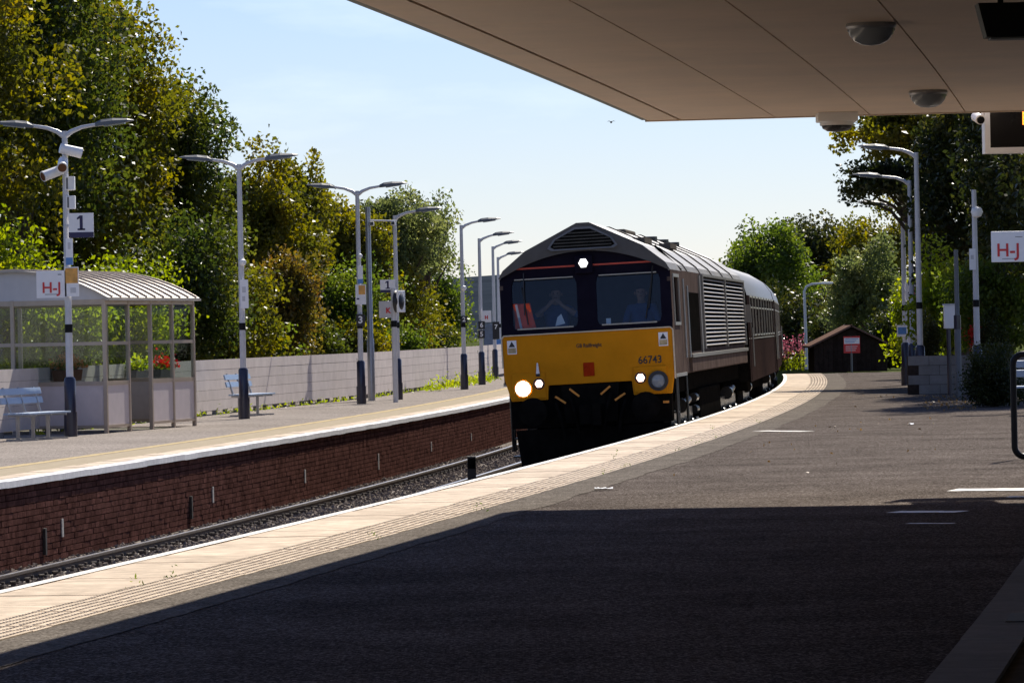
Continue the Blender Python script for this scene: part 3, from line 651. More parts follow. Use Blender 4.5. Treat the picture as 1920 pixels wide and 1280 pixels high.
sign('number_plate', 'black plate with white 2 on the column with round speaker', B5, (864, 876, 592, 606), (('t', '2', 0.85, 'sign_white', 0.5, 0.5, 0.005),), back='sign_black', group='number plates on columns')
sign('number_plate', 'black plate with white 6, upper of the stacked pair', B6, (897, 909, 602, 617), (('t', '6', 0.85, 'sign_white', 0.5, 0.5, 0.005),), back='sign_black', group='number plates on columns')
sign('number_plate', 'black plate with white 5, lower of the stacked pair', B6, (897, 909, 619, 634), (('t', '5', 0.85, 'sign_white', 0.5, 0.5, 0.005),), back='sign_black', group='number plates on columns')
sign('number_plate', 'black plate on the distant single-armed column', B7, (924, 936, 603, 636), (('t', '7', 0.36, 'sign_white', 0.5, 0.7, 0.005),), back='sign_black', group='number plates on columns')
sign('information_plate', 'pale blue plate low on the farthest lamp column', B8, (926, 944, 636, 650), (), back='sign_blue', group='plates on lamp columns')
sign('information_plate', 'small blue plate low on the near platform column', BB, (1682, 1701, 609, 631), (('rect', 'print', 'sign_blue', 0.1, 0.9, 0.2, 0.8),), group='plates on lamp columns')
sign('coach_position_sign', 'white sign with red letter between the two near platform columns', BB, (1698, 1724, 531, 563), (('t', 'J', 0.55, 'sign_red', 0.62, 0.45, 0.008), ('t', '4', 0.45, 'dark_grey_paint', 0.3, 0.45, 0.004)), group='coach position signs')
sign('information_plate', 'white plate on the column in front of the dark tree', BD, (1818, 1829, 466, 506), (('rect', 'print', 'grey_paint', 0.2, 0.7, 0.5, 0.7),), group='plates on lamp columns')
speaker(L2, AT(455, 492, B2.y).z - ZL); speaker(L3, AT(675, 480, B3.y).z - ZL, 0.06); speaker(L5, AT(870, 540, B5.y).z - ZL, 0.08); speaker(RD, AT(1822, 398, BD.y).z, 0.12)

# large H-J sign by the near platform, its post just right of the frame
bp = Vector((0, 0, 0)); bp = G(1944, 770); t = thing('coach_position_sign', 'white sign with red H-J at the edge of the near platform garden', 'sign', bp, group='coach position signs')
q0 = AT(1858, 492, bp.y) - bp; q1 = AT(1930, 433, bp.y) - bp
MB().bx(q0.x, q1.x, -0.10, -0.08, q0.z, q1.z).build('panel', 'sign_white', t, bevel=0.008)
cx = (AT(1889, 470, bp.y) - bp); text('H-J', 0.30, 'sign_red', t, (cx.x, -0.105, cx.z), bold=0.004)
MB().bx(cx.x - 0.1, cx.x + 0.12, -0.104, -0.1005, q0.z + 0.05, q0.z + 0.058).build('small_print', 'dark_grey_paint', t); MB().bx(cx.x + 0.12, cx.x + 0.24, -0.104, -0.1005, q1.z - 0.1, q1.z - 0.09).build('arrow_mark', 'dark_grey_paint', t)
MB().tube([(0, 0, 0), (0, 0, q1.z + 0.1)], 0.05, 12).build('post', 'grey_paint', t, smooth=True)

# plain tall post with twin cameras, and the post with the mirror
b = G(697, 751, ZL); h = AT(690, 388, b.y).z - ZL; t = thing('camera_post', 'plain tall grey steel post with cross arm and two cameras', 'post', b)
MB().tube([(0, 0, 0), (0, 0, 1.5), (0, 0, 1.55), (0, 0, h)], [0.09, 0.088, 0.07, 0.062], 14).build('shaft', 'bench_metal', t, smooth=True)
MB().tube([(0, 0, h - 0.33), (0.72, 0, h - 0.36)], 0.02, 8).build('cross_arm', 'grey_paint', t)
for x in (0.10, 0.62):
    c_ = MB().box((x, -0.12, h - 0.42), (0.1, 0.3, 0.1)).build('camera_head', 'white_plastic', t, bevel=0.01); MB().box((x, -0.275, h - 0.42), (0.08, 0.01, 0.08)).build('lens', 'screen_black', c_)
b = G(742, 754, ZL); h = AT(737, 540, b.y).z - ZL; t = thing('mirror_post', 'grey post with black round-backed drivers mirror in a white rim', 'post', b)
MB().tube([(0, 0, 0), (0, 0, h)], 0.065, 14).build('shaft', 'grey_paint', t, smooth=True); MB().tube([(0, 0, 1.8), (0, 0, 1.95)], 0.075, 14).build('band', 'black_paint', t)
q = AT(746, 565, b.y - 0.1) - b
MB().lathe([(0.27, 0.0), (0.255, 0.06), (0.2, 0.13), (0.1, 0.17), (0.001, 0.18)], 24, Matrix.Translation((q.x - 0.04, -0.02, q.z)) @ Matrix.Rotation(rad(72), 4, 'Z') @ Matrix.Rotation(rad(90), 4, 'X')).build('mirror_back', 'sign_black', t, smooth=True)
MB().box((q.x + 0.07, -0.02, q.z), (0.05, 0.50, 0.52), Matrix.Rotation(rad(-18), 3, 'Z')).build('rim', 'white_plastic', t, bevel=0.01)
# small lineside marker post
b = G(885, 893, -1.0); b = P(off(b)[0], 3.35, -1.15); b = Vector((AT(884, 855, 74.0).x, 74.0, -1.15)); h = AT(884, 855, 74.0).z + 1.15
t = thing('marker_post', 'short dark lineside marker post between the two tracks', 'post', b)
MB().bx(-0.07, 0.07, -0.05, 0.05, 0, h).build('post', 'iron', t, bevel=0.01); MB().bx(-0.062, 0.062, -0.056, -0.051, h - 0.2, h - 0.03).build('face', 'under', t)

# ================================================================== FENCE
FP = [(-15.3, 20), (-13.0, 42), (-10.6, 62), (-8.25, 81), (-6.35, 95.9), (-5.0, 106.6), (-3.62, 117.3), (-1.75, 140.4), (-0.35, 165), (0.4, 190), (0.5, 230)]
def fenceX(Y): return float(np.interp(Y, [p[1] for p in FP], [p[0] for p in FP]))
fen = thing('board_fence', 'long grey horizontal board fence along the back of the far platform', 'fence', (fenceX(95), 95, ZL))
Minv = Matrix.Translation((-fenceX(95), -95, -ZL)); fy = 56.0
while fy < 205:
    y2 = fy + 4.76; a = Vector((fenceX(fy), fy, 0)); c = Vector((fenceX(y2), y2, 0)); d = (c - a); L_ = d.length; d.normalize(); Rz = Matrix(((d.y, d.x, 0), (-d.x, d.y, 0), (0, 0, 1)))
    key = 'fence_board_me'
    if key not in globals(): globals()[key] = MB().bx(-0.016, 0.016, 0.002, 4.766, 0.006, 0.214).mesh('board', 'fence_wood'); globals()['fp_me'] = MB().bx(-0.05, 0.05, -0.05, 0.05, 0, 1.15).mesh('post', 'fence_post')
    for k in range(5):
        o = obj('board', globals()[key], fen); o.matrix_local = Minv @ Matrix.Translation(a + Vector((0, 0, ZL + 0.10 + k * 0.214)) + Rz @ Vector((random.uniform(-0.002, 0.002), 0, 0))) @ Rz.to_4x4() @ Matrix.Diagonal((1, L_ / 4.768, 1, 1))
    for dy in (0.0, 1.19, 2.38, 3.57):
        o = obj('post', globals()['fp_me'], fen); o.matrix_local = Minv @ Matrix.Translation(a + d * dy + Vector((-0.07, 0, ZL - 0.02))) @ Rz.to_4x4()
    fy = y2

# ================================================================== BENCHES
def bench(label, base, R, group='blue slatted benches'):
    t = thing('platform_bench', label, 'bench', base, R, group)     # local y along the bench, +x towards its front
    for i in range(2): MB().box((-0.22 - 0.03 * i + 0.02, 0, 0.66 + 0.15 * i), (0.03, 1.8, 0.11), Matrix.Rotation(rad(-14), 3, 'Y')).build('back_slat', 'bench_slat', t, bevel=0.004)
    for i in range(4): MB().box((-0.10 + 0.125 * i, 0, 0.445), (0.10, 1.8, 0.03)).build('seat_slat', 'bench_slat', t, bevel=0.004)
    for y in (-0.65, 0.0, 0.65):
        l = MB(); l.bx(-0.02, 0.03, y - 0.025, y + 0.025, 0, 0.43); l.bx(-0.2, 0.36, y - 0.02, y + 0.02, 0.0, 0.03); l.bx(-0.16, 0.34, y - 0.02, y + 0.02, 0.395, 0.43)
        l.bar((-0.12, y, 0.42), (-0.26, y, 0.88), 0.04, 0.03, (0, 1, 0)); l.build('leg', 'bench_metal', t)
def Rz_slope(s): d = Vector((s, 1, 0)).normalized(); return Matrix(((d.y, d.x, 0), (-d.x, d.y, 0), (0, 0, 1)))
bench('blue slatted bench in front of the glazed shelter', G(62, 824, ZL), Rz_slope(0.30))
bench('blue slatted bench against the board fence', G(466, 779, ZL), Rz_slope(0.24))
bench('blue slatted bench beside the rounded dark bush', G(2012, 776, 0), Rz_slope(0.1) @ Matrix.Rotation(rad(95), 3, 'Z'))

# ================================================================== SHELTER
sa = G(200, 812, ZL); sb = G(365, 798, ZL); sd = (sb - sa).normalized(); SL = (sb - sa).length; Rs = Matrix(((sd.y, sd.x, 0), (-sd.x, sd.y, 0), (0, 0, 1)))
sh = thing('waiting_shelter', 'glazed waiting shelter with curved ribbed roof on the far platform', 'shelter', sa, Rs)   # local x right, y along, corner at origin, body in x -3.4..0
SW, EH = 3.4, 2.36
def panel_bay(x0, y0, x1, y1, door=False, solid=True):
    a = Vector((x0, y0, 0)); b = Vector((x1, y1, 0)); d = (b - a); w = d.length; d.normalize(); nrm = Vector((d.y, -d.x, 0))
    def pt(u, z, o=0): return a + d * u + nrm * o + Vector((0, 0, z))
    def rail(z, h, name='rail'): MB().bar(pt(0.035, z), pt(w - 0.035, z), 0.05, h).build(name, 'shelter_frame', sh)
    rail(EH - 0.05, 0.09, 'head_rail')
    if door: return
    rail(1.58, 0.06); rail(0.88, 0.07); rail(0.12, 0.05)
    def pane(z0, z1, name, mt, th):
        mb = MB(); mb.bar(pt(0.035, (z0 + z1) / 2), pt(w - 0.035, (z0 + z1) / 2), th, z1 - z0); mb.build(name, mt, sh)
    pane(1.61, EH - 0.095, 'pane', 'glass', 0.008); pane(0.915, 1.55, 'pane', 'glass', 0.008); pane(0.145, 0.845, 'lower_panel', 'shelter_panel', 0.02)
bays = 4
for k in range(bays + 1):
    for x in (0, -SW): MB().bx(x - 0.035, x + 0.035, k * SL / bays - 0.035, k * SL / bays + 0.035, 0, EH).build('post', 'shelter_frame', sh, bevel=0.006)
for y in (0, SL): MB().bx(-SW / 2 - 0.035, -SW / 2 + 0.035, y - 0.035, y + 0.035, 0, EH).build('post', 'shelter_frame', sh, bevel=0.006)
for k in range(bays):
    panel_bay(0, k * SL / bays, 0, (k + 1) * SL / bays, door=(k == 1)); panel_bay(-SW, k * SL / bays, -SW, (k + 1) * SL / bays)
for y in (0, SL):
    panel_bay(-SW / 2, y, 0, y); panel_bay(-SW, y, -SW / 2, y)
RISE = 0.50; NA = 14
def arc(off_=0.0, over=0.10):
    hw = SW / 2 + over; Rr = (hw * hw + RISE * RISE) / (2 * RISE); a0 = math.asin(hw / Rr)
    return [(-SW / 2 + (Rr + off_) * math.sin(-a0 + 2 * a0 * i / NA), EH - (Rr - RISE) + (Rr + off_) * math.cos(-a0 + 2 * a0 * i / NA)) for i in range(NA + 1)]
ar = arc(); top = arc(0.03)
m = MB(); m.prism(ar + top[::-1], -0.12, SL + 0.12); roof = MB(); 
for i in range(NA):
    roof.prism([ar[i], ar[i + 1], top[i + 1], top[i]], -0.12, SL + 0.12)
rf = roof.build('roof', 'shelter_roof', sh)
for k in range(11):
    y = 0.12 + k * (SL - 0.24) / 10; rb = MB(); t3 = arc(0.065)
    for i in range(NA): rb.prism([top[i], top[i + 1], t3[i + 1], t3[i]], y - 0.02, y + 0.02)
    rb.build('rib', 'shelter_frame', rf)
for y in (0.0, SL):
    gb = MB(); low = EH - 0.02
    for i in range(NA): gb.prism([(ar[i][0], low), (ar[i + 1][0], low), (ar[i + 1][0], ar[i + 1][1] - 0.002), (ar[i][0], ar[i][1] - 0.002)], y - 0.02, y + 0.02)
    gb.build('gable', 'gable_panel', sh)
MB().bx(0.06, 0.14, -0.12, SL + 0.12, EH - 0.03, EH + 0.01).build('gutter', 'shelter_roof', sh)
MB().bx(-SW + 0.15, -SW + 0.5, 0.4, SL - 0.4, 0.43, 0.47).build('perch_seat', 'dark_grey_paint', sh); 
for y in (0.7, SL - 0.7): MB().bx(-SW + 0.3, -SW + 0.36, y - 0.03, y + 0.03, 0, 0.43).build('seat_leg', 'dark_grey_paint', sh)

# ================================================================== LEAVES, TREES, PLANTS
def leaf_mesh(name, centres, normals_spread, size, mt, aspect=0.62):
    n = len(centres); C = np.asarray(centres, float)
    D = RNG.normal(size=(n, 3)); D[:, 2] -= 0.5; D /= np.linalg.norm(D, axis=1)[:, None]
    Q = RNG.normal(size=(n, 3)); Q -= (Q * D).sum(1)[:, None] * D; Q /= np.linalg.norm(Q, axis=1)[:, None]
    S = size * RNG.uniform(0.55, 1.25, (n, 1)); N = np.cross(D, Q)
    V = np.stack([C - D * S * 0.5, C + Q * S * aspect * 0.5 + D * S * 0.05 + N * S * 0.09, C + D * S * 0.55, C - Q * S * aspect * 0.5 + D * S * 0.05 + N * S * 0.09], 1).reshape(-1, 3)
    me = bpy.data.meshes.new(name); me.vertices.add(4 * n); me.vertices.foreach_set('co', V.ravel())
    me.loops.add(4 * n); me.loops.foreach_set('vertex_index', np.arange(4 * n)); me.polygons.add(n); me.polygons.foreach_set('loop_start', np.arange(n) * 4)
    me.update(calc_edges=True); me.materials.append(MT[mt]); return me
def crown_points(rx, ry, rz, n, clumps, seed, ragged=0.3, shell=0.55, cs=0.22, full=False):
    r = np.random.default_rng(seed); pts = []
    d = r.normal(size=(clumps, 3)); d /= np.linalg.norm(d, axis=1)[:, None]; d[:, 2] = np.where((d[:, 2] < -0.55) & (not full), -d[:, 2], d[:, 2])
    rad_ = (shell + (1 - shell) * r.random(clumps) ** 0.6) * (1 + ragged * r.normal(size=clumps) * 0.45)
    cc = d * rad_[:, None]; cr = cs * r.uniform(0.55, 1.35, clumps); w = cr ** 2; w /= w.sum()
    idx = r.choice(clumps, n, p=w); q = r.normal(size=(n, 3)); q /= np.linalg.norm(q, axis=1)[:, None]
    q *= (cr[idx] * r.random(n) ** 0.33 * (1 + 0.25 * np.abs(r.normal(size=n))))[:, None]; q[:, 2] *= 0.8
    return (cc[idx] + q) * np.array((rx, ry, rz)), cc * np.array((rx, ry, rz))
def tree(label, px, Y, r_px, mt, n, size, seed, z0=-0.2, group=None, name='tree', cat='tree', clumps=None, ragged=0.3, trunk_px=None, shell=0.5, cs=0.22, depth=0.8):
    c = AT(px[0], px[1], Y); s_ = FPX / Y; rx, rz = r_px[0] / s_, r_px[1] / s_; ry = depth * (rx + rz) / 2
    bx = c.x if trunk_px is None else AT(trunk_px, px[1], Y).x
    t = thing(name, label, cat, (bx, Y, z0), group=group)
    n = int(n * 1.35); size = size * 0.8; pts, cc = crown_points(rx, ry, rz, n, clumps or int(70 + n / 300), seed, ragged + 0.12, shell, cs * 1.12, name == 'bush'); lift = np.array((c.x - bx, 0, c.z - z0))
    pts = pts + lift; pts = pts[pts[:, 2] > 0.02]
    obj('crown', leaf_mesh('crown', pts, 1, size, mt), t)
    h = c.z - z0; rt = max(0.05, 0.028 * (h + rz)); tr = MB()
    tr.tube([(0, 0, 0), (0.02 * h, 0, h * 0.35), (lift[0] * 0.5, 0.1, h * 0.7), (lift[0], 0, h + rz * 0.35)], [rt * 1.25, rt, rt * 0.75, rt * 0.3], 10)
    r2 = random.Random(seed)
    for k in range(16):
        e_ = cc[r2.randrange(len(cc))] * 0.9 + lift
        if e_[2] < h * 0.3: continue
        f_ = r2.uniform(0.35, 0.85); st_ = Vector((lift[0] * f_ * 0.7, 0, h * f_)); e_ = Vector(e_); md = (st_ + e_) / 2 + Vector((0, 0, 0.15 * (e_ - st_).length))
        tr.tube([st_, md, e_], [rt * 0.45, rt * 0.28, rt * 0.08], 6)
    tr.build('trunk', 'bark', t, smooth=True)
    return t
GL = 'trees behind the board fence'; GR = 'trees beyond the near platform'
tree('tall dark broadleaf tree towering behind the shelter roof', (30, 200), 104, (190, 310), 'leaf_dark', 26000, 0.19, 1, group=GL)
tree('spreading olive tree whose crown fills the corner over the H-J sign', (-70, 260), 100, (170, 320), 'leaf_olive', 15000, 0.19, 21, group=GL)
tree('olive green tree rising behind the 1 sign and shelter', (170, 275), 110, (150, 240), 'leaf_olive', 26000, 0.18, 2, group=GL, trunk_px=200)
tree('dark sycamore with pointed top leaning over the bench column', (315, 375), 113, (112, 195), 'leaf_dark', 19000, 0.18, 3, group=GL, trunk_px=330)
tree('bronze tinted maple between the bench column and number 3 column', (465, 460), 118, (105, 125), 'leaf_olive', 16000, 0.18, 4, group=GL)
tree('olive maple with leafy spire above the fence', (556, 430), 123, (58, 130), 'leaf_olive', 11000, 0.17, 5, group=GL, ragged=0.5)
tree('green maple behind the plain tall camera post', (640, 505), 128, (90, 110), 'leaf_olive', 14000, 0.17, 6, group=GL)
tree('pale green birch behind the mirror post', (740, 465), 140, (82, 88), 'leaf_pale', 14000, 0.16, 7, group=GL, ragged=0.4)
tree('loose pale tree with drooping branch tips reaching over the fence end', (795, 475), 150, (60, 78), 'leaf_pale', 6000, 0.17, 8, group=GL, ragged=0.7, cs=0.25)
GB_ = 'bushes along the back of the fence'
def bush(label, px, Y, r_px, mt, n, size, seed, z0=-0.2, group=GB_, **k): return tree(label, px, Y, r_px, mt, n, size, seed, z0, group, 'bush', 'bush', shell=0.3, cs=0.34, ragged=0.45, **k)
bush('yellow-green bush seen through the shelter end window', (110, 620), 98, (120, 110), 'leaf_bright', 4200, 0.16, 31)
bush('yellow-green bush beside the shelter, left of the camera column', (-20, 580), 97, (100, 130), 'leaf_bright', 4500, 0.16, 32)
bush('tall olive thicket filling the gap above the shelter roof', (90, 470), 108, (150, 130), 'leaf_olive', 12000, 0.17, 70)
bush('dark glossy bush beside the shelter end', (335, 560), 104, (110, 130), 'leaf_dark', 15000, 0.16, 33)
bush('reddish brown bush behind the bench column', (530, 575), 112, (70, 95), 'leaf_rust', 11000, 0.15, 34)
bush('broad green bush behind the camera post and number 3', (640, 605), 125, (95, 85), 'leaf_green', 12000, 0.15, 35)
bush('olive bush behind the mirror post and K sign', (745, 590), 139, (76, 92), 'leaf_olive', 10000, 0.15, 36)
bush('dark rounded evergreen bush at the fence end', (828, 590), 152, (46, 90), 'leaf_green', 9000, 0.15, 37)
bush('shaded olive bush low behind the bench and fence', (430, 600), 108, (85, 95), 'leaf_olive', 10000, 0.15, 38)
bush('green bush behind the second shelter bay', (250, 600), 100, (85, 105), 'leaf_bright', 4000, 0.15, 39)
for k, (x, Y) in enumerate(((300, 103), (390, 106), (480, 110), (575, 115), (660, 123), (730, 135), (800, 150))):
    bush(['low dark undergrowth beside the shelter end', 'low undergrowth behind the bench back', 'low undergrowth right of the bench column', 'low undergrowth left of the number 3 column', 'low undergrowth behind the camera post foot', 'low undergrowth behind the mirror post foot', 'low undergrowth before the fence end'][k], (x, 655), Y, (62, 48), ['leaf_dark', 'leaf_olive', 'leaf_green'][k % 3], 5000, 0.14, 80 + k)
# near platform side
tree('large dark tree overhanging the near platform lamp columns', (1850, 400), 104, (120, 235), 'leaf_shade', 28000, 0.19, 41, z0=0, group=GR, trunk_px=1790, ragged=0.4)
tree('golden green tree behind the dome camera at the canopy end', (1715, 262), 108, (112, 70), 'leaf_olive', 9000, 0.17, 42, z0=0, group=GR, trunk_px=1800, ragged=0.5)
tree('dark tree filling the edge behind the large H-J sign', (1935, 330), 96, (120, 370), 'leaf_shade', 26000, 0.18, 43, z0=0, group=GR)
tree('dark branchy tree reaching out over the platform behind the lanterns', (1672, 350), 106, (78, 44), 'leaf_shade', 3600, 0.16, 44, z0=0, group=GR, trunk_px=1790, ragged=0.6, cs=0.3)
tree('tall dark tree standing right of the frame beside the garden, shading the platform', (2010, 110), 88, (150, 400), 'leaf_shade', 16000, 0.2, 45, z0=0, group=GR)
GF = 'far trees beyond the platform end'
tree('far dark round tree behind the coach', (1440, 570), 190, (85, 135), 'leaf_green', 15000, 0.23, 51, group=GF, cs=0.2)
tree('far broad tree behind the bent lamp post', (1530, 550), 200, (105, 128), 'leaf_shade', 19000, 0.23, 52, group=GF, cs=0.2)
tree('far olive tree behind the near platform columns', (1640, 535), 195, (85, 110), 'leaf_olive', 13000, 0.23, 53, group=GF, cs=0.2)
tree('light silvery tree behind the dark hut', (1625, 575), 165, (65, 90), 'leaf_pale', 10000, 0.18, 54, group=GF, ragged=0.5)
tree('far low dark tree behind the coach end', (1400, 600), 210, (62, 110), 'leaf_dark', 9000, 0.24, 55, group=GF)
GN = 'bushes behind the near platform'
bush('dark thicket behind the flowering weeds and coach', (1480, 650), 172, (70, 90), 'leaf_shade', 9000, 0.2, 56, -0.2, GF)
bush('dark thicket directly behind the hut roof', (1590, 640), 168, (75, 75), 'leaf_shade', 9000, 0.2, 57, -0.2, GF)
bush('bright green bush behind the block wall', (1735, 605), 120, (50, 72), 'leaf_bright', 8000, 0.14, 61, 0, GN)
bush('tall bright green bush between the columns and the dark tree', (1778, 585), 100, (62, 85), 'leaf_bright', 8000, 0.13, 62, 0, GN)
bush('bright green bush below the large H-J sign', (1860, 585), 95, (70, 85), 'leaf_green', 9000, 0.13, 63, 0, GN)
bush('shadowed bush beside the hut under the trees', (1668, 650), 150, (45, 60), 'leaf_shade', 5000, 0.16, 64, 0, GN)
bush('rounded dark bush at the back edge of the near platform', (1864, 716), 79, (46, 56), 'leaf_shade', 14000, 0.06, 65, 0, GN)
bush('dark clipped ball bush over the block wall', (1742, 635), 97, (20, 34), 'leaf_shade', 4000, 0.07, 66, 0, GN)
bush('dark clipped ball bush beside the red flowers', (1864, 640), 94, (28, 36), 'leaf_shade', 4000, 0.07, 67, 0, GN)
# pink willowherb by the hut
wh = thing('flowering_weeds', 'tall pink flowering weeds beside the dark hut', 'flowers', G(1500, 698) + Vector((0, 8, 0)))
lv, pk, sm_ = [], [], MB(); r = random.Random(4)
for k in range(90):
    x = r.uniform(-0.55, 0.62); y = r.uniform(-0.8, 0.8); hh = r.uniform(0.55, 1.2) + 0.25 * x; sm_.tube([(x, y, 0), (x + r.uniform(-.1, .1), y, hh)], 0.008, 4)
    for q in range(20): f_ = r.random(); (pk if f_ > 0.55 else lv).append((x + r.gauss(0, 0.07 * (1.2 - f_)), y + r.gauss(0, 0.06), hh * f_))
sm_.build('stems', 'soil', wh); obj('leaves', leaf_mesh('leaves', lv, 1, 0.10, 'leaf_bright', 0.4), wh); obj('blooms', leaf_mesh('blooms', pk, 1, 0.07, 'petal_pink', 0.8), wh)
# weeds along the foot of the fence and on the platform edge
def weeds(name, label, spots, n, size, spread, mt):
    pts = []
    for p in spots:
        for q in range(n): pts.append((p.x + RNG.normal() * spread, p.y + RNG.normal() * spread * 2, p.z + abs(RNG.normal()) * spread * 0.9))
    o = obj(name, leaf_mesh(name, pts, 1, size, mt, 0.35)); return tag(o, label, 'weeds', kind='stuff')
weeds('fence_weeds', 'green weeds sprouting along the foot of the fence', [Vector((fenceX(y) + 0.08, y, ZL)) for y in [80 + 1.3 * k + random.uniform(-.5, .5) for k in range(62)]], 14, 0.10, 0.07, 'leaf_bright')
weeds('edge_weeds', 'tiny weeds in the joints of the near platform edge', [P(y, -0.75 - random.choice((0, .45)), 0.01) for y in (27.5, 28.4, 33.2, 38, 38.3, 47, 49, 52, 55, 58, 61, 66, 70)], 9, 0.03, 0.035, 'leaf_green')
weeds('fence_end_weeds', 'yellow-green weeds thick round the far fence end', [Vector((fenceX(y) + random.uniform(.1, .5), y, ZL)) for y in [128 + 1.1 * k for k in range(24)]], 40, 0.12, 0.16, 'leaf_bright')
# fallen leaves below the tree
pts = [(G(random.uniform(1730, 1830), random.uniform(742, 768)) + Vector((0, 0, 0.012))) for _ in range(260)] + [P(random.uniform(45, 95), random.uniform(-1.8, -4.5), 0.012) for _ in range(60)]
tag(obj('fallen_leaves', leaf_mesh('fallen_leaves', [tuple(p) for p in pts], 1, 0.05, 'leaf_brown')), 'pale fallen leaves scattered on the asphalt below the tree', 'leaves', kind='stuff')
# litter
for (x, y, lb) in ((1132, 919, 'crumpled white paper on the concrete strip'), (1708, 797, 'small white litter scrap on the sunlit asphalt')):
    m = MB(); p = G(x, y); w = 0.085 if x < 1200 else 0.04; r = random.Random(x)
    for i in range(6):
        for j in range(4): m.v.append((-w + 2 * w * i / 5, -0.06 + 0.12 * j / 3, 0.010 + r.uniform(0, 0.022)))
    for i in range(5):
        for j in range(3): m.f.append((i * 4 + j, (i + 1) * 4 + j, (i + 1) * 4 + j + 1, i * 4 + j + 1))
    o = m.build('litter', 'paper'); o.location = p; sd_ = o.modifiers.new('thickness', 'SOLIDIFY'); sd_.thickness = 0.002; tag(o, lb, 'litter', 'scraps of litter')

# planters hung on the fence, seen through the shelter
def planter(x, y, mt, petal, label, w=0.7, n=260):
    p = AT(x, y, 60)
    Yb = min((abs(fenceX(q) / q - p.x / p.y), q) for q in [58 + 0.2 * k for k in range(300)])[1]; p = AT(x, y, Yb)
    t = thing('fence_planter', label, 'planter', (fenceX(Yb) + 0.16, Yb, p.z - 0.12), Rz_slope(0.12), 'planters hung on the fence')
    MB().prism([(-0.11, 0.2), (0.11, 0.2), (0.08, 0.0), (-0.08, 0.0)], -w / 2, w / 2).build('trough', mt, t); MB().bx(-0.16, -0.08, -0.1, 0.1, 0.14, 0.2).build('hook', 'iron', t)
    gp = [(RNG.normal() * 0.09, RNG.uniform(-w / 2, w / 2), 0.2 + abs(RNG.normal()) * 0.09) for _ in range(n)]; fp = [(RNG.normal() * 0.1, RNG.uniform(-w / 2, w / 2), 0.24 + abs(RNG.normal()) * 0.11) for _ in range(n)]
    obj('foliage', leaf_mesh('foliage', gp, 1, 0.08, 'leaf_green'), t); obj('blooms', leaf_mesh('blooms', fp, 1, 0.07, petal, 0.9), t)
planter(108, 702, 'planter_brown', 'petal_orange', 'brown wooden trough of orange flowers on the fence behind the shelter window', 1.6)
planter(242, 702, 'planter_dark', 'leaf_bright', 'dark trough of green plants on the fence behind the shelter doorway', 1.2)
planter(292, 700, 'planter_dark', 'petal_red', 'trough of bright red flowers on the fence behind the shelter side', 1.4)

# ================================================================== NEAR PLATFORM GARDEN
wl_ = thing('block_wall', 'low pale blockwork wall behind the near platform columns', 'wall', G(1733, 741) + Vector((0, 1.5, 0)))
bme = MB().bx(0.004, 0.436, -0.1, 0.1, 0.004, 0.196).mesh('block', 'block')
for c in range(4):
    for k in range(8):
        o = obj('block', bme, wl_); o.location = (0.02 + k * 0.44 - (0.22 if c % 2 else 0), random.uniform(-0.006, 0.006), c * 0.2)
MB().bx(-0.2, 3.5, -0.085, 0.085, 0, 0.8).build('mortar', 'mortar', wl_)
rfl = thing('flower_pot', 'terracotta pot of red flowers on the block wall', 'flowers', wl_.location + Vector((AT(1826, 640, 95).x - wl_.location.x, 0, 0.8)))
MB().lathe([(0.001, 0), (0.11, 0), (0.15, 0.22), (0.16, 0.24), (0.13, 0.24), (0.12, 0.2), (0.001, 0.2)], 16).build('pot', 'terracotta', rfl, smooth=True)
fp = [(RNG.normal() * 0.10, RNG.normal() * 0.10, 0.36 + RNG.normal() * 0.12) for _ in range(330)]; obj('blooms', leaf_mesh('blooms', fp, 1, 0.08, 'petal_red', 0.9), rfl)['kind'] = 'stuff'
fp = [(RNG.normal() * 0.13, RNG.normal() * 0.12, 0.3 + RNG.normal() * 0.08) for _ in range(220)]; obj('foliage', leaf_mesh('foliage', fp, 1, 0.08, 'leaf_green'), rfl)
# electrical box on thin post; thick plain post
b = G(1781, 741); t = thing('cabinet_post', 'white control box on a thin dark post beside a thick grey post', 'box', b)
MB().tube([(0, 0, 0), (0, 0, AT(1781, 612, b.y).z)], 0.045, 10).build('post', 'navy', t); q0 = AT(1770, 616, b.y) - b; q1 = AT(1790, 572, b.y) - b
MB().bx(q0.x, q1.x, -0.11, 0.05, q0.z, q1.z).build('box', 'white_plastic', t, bevel=0.01); MB().bx(q0.x + 0.02, q1.x - 0.02, -0.116, -0.111, q0.z + 0.03, q1.z - 0.03).build('door', 'sign_white', t)
MB().bx(q0.x - 0.02, q1.x + 0.02, -0.13, 0.07, q1.z, q1.z + 0.03).build('lid', 'grey_paint', t)
b = G(1798, 746); t = thing('steel_post', 'thick plain grey steel post with dark collar in the near platform garden', 'post', b); h = AT(1795, 468, b.y).z
MB().tube([(0, 0, 0), (0, 0, 1.6), (0, 0, 1.64), (0, 0, h)], [0.062, 0.062, 0.046, 0.042], 14).build('shaft', 'dark_grey_paint', t, smooth=True); MB().tube([(0, 0, 1.35), (0, 0, 1.62)], 0.07, 14).build('collar', 'navy', t, smooth=True)
b = G(1711, 715); t = thing('relay_cabinet', 'pale grey upright cabinet between the near platform columns', 'cabinet', b); s_ = FPX / b.y
MB().bx(-0.16, 0.16, -0.12, 0.12, 0.05, 1.15).build('case', 'shelter_panel', t, bevel=0.01); MB().bx(-0.17, 0.17, -0.13, 0.13, 1.15, 1.19).build('lid', 'grey_paint', t); MB().bx(-0.13, 0.13, -0.1, 0.1, 0, 0.05).build('plinth', 'iron', t); MB().bx(-0.14, 0.14, -0.127, -0.121, 0.12, 1.1).build('door', 'shelter_panel', t)
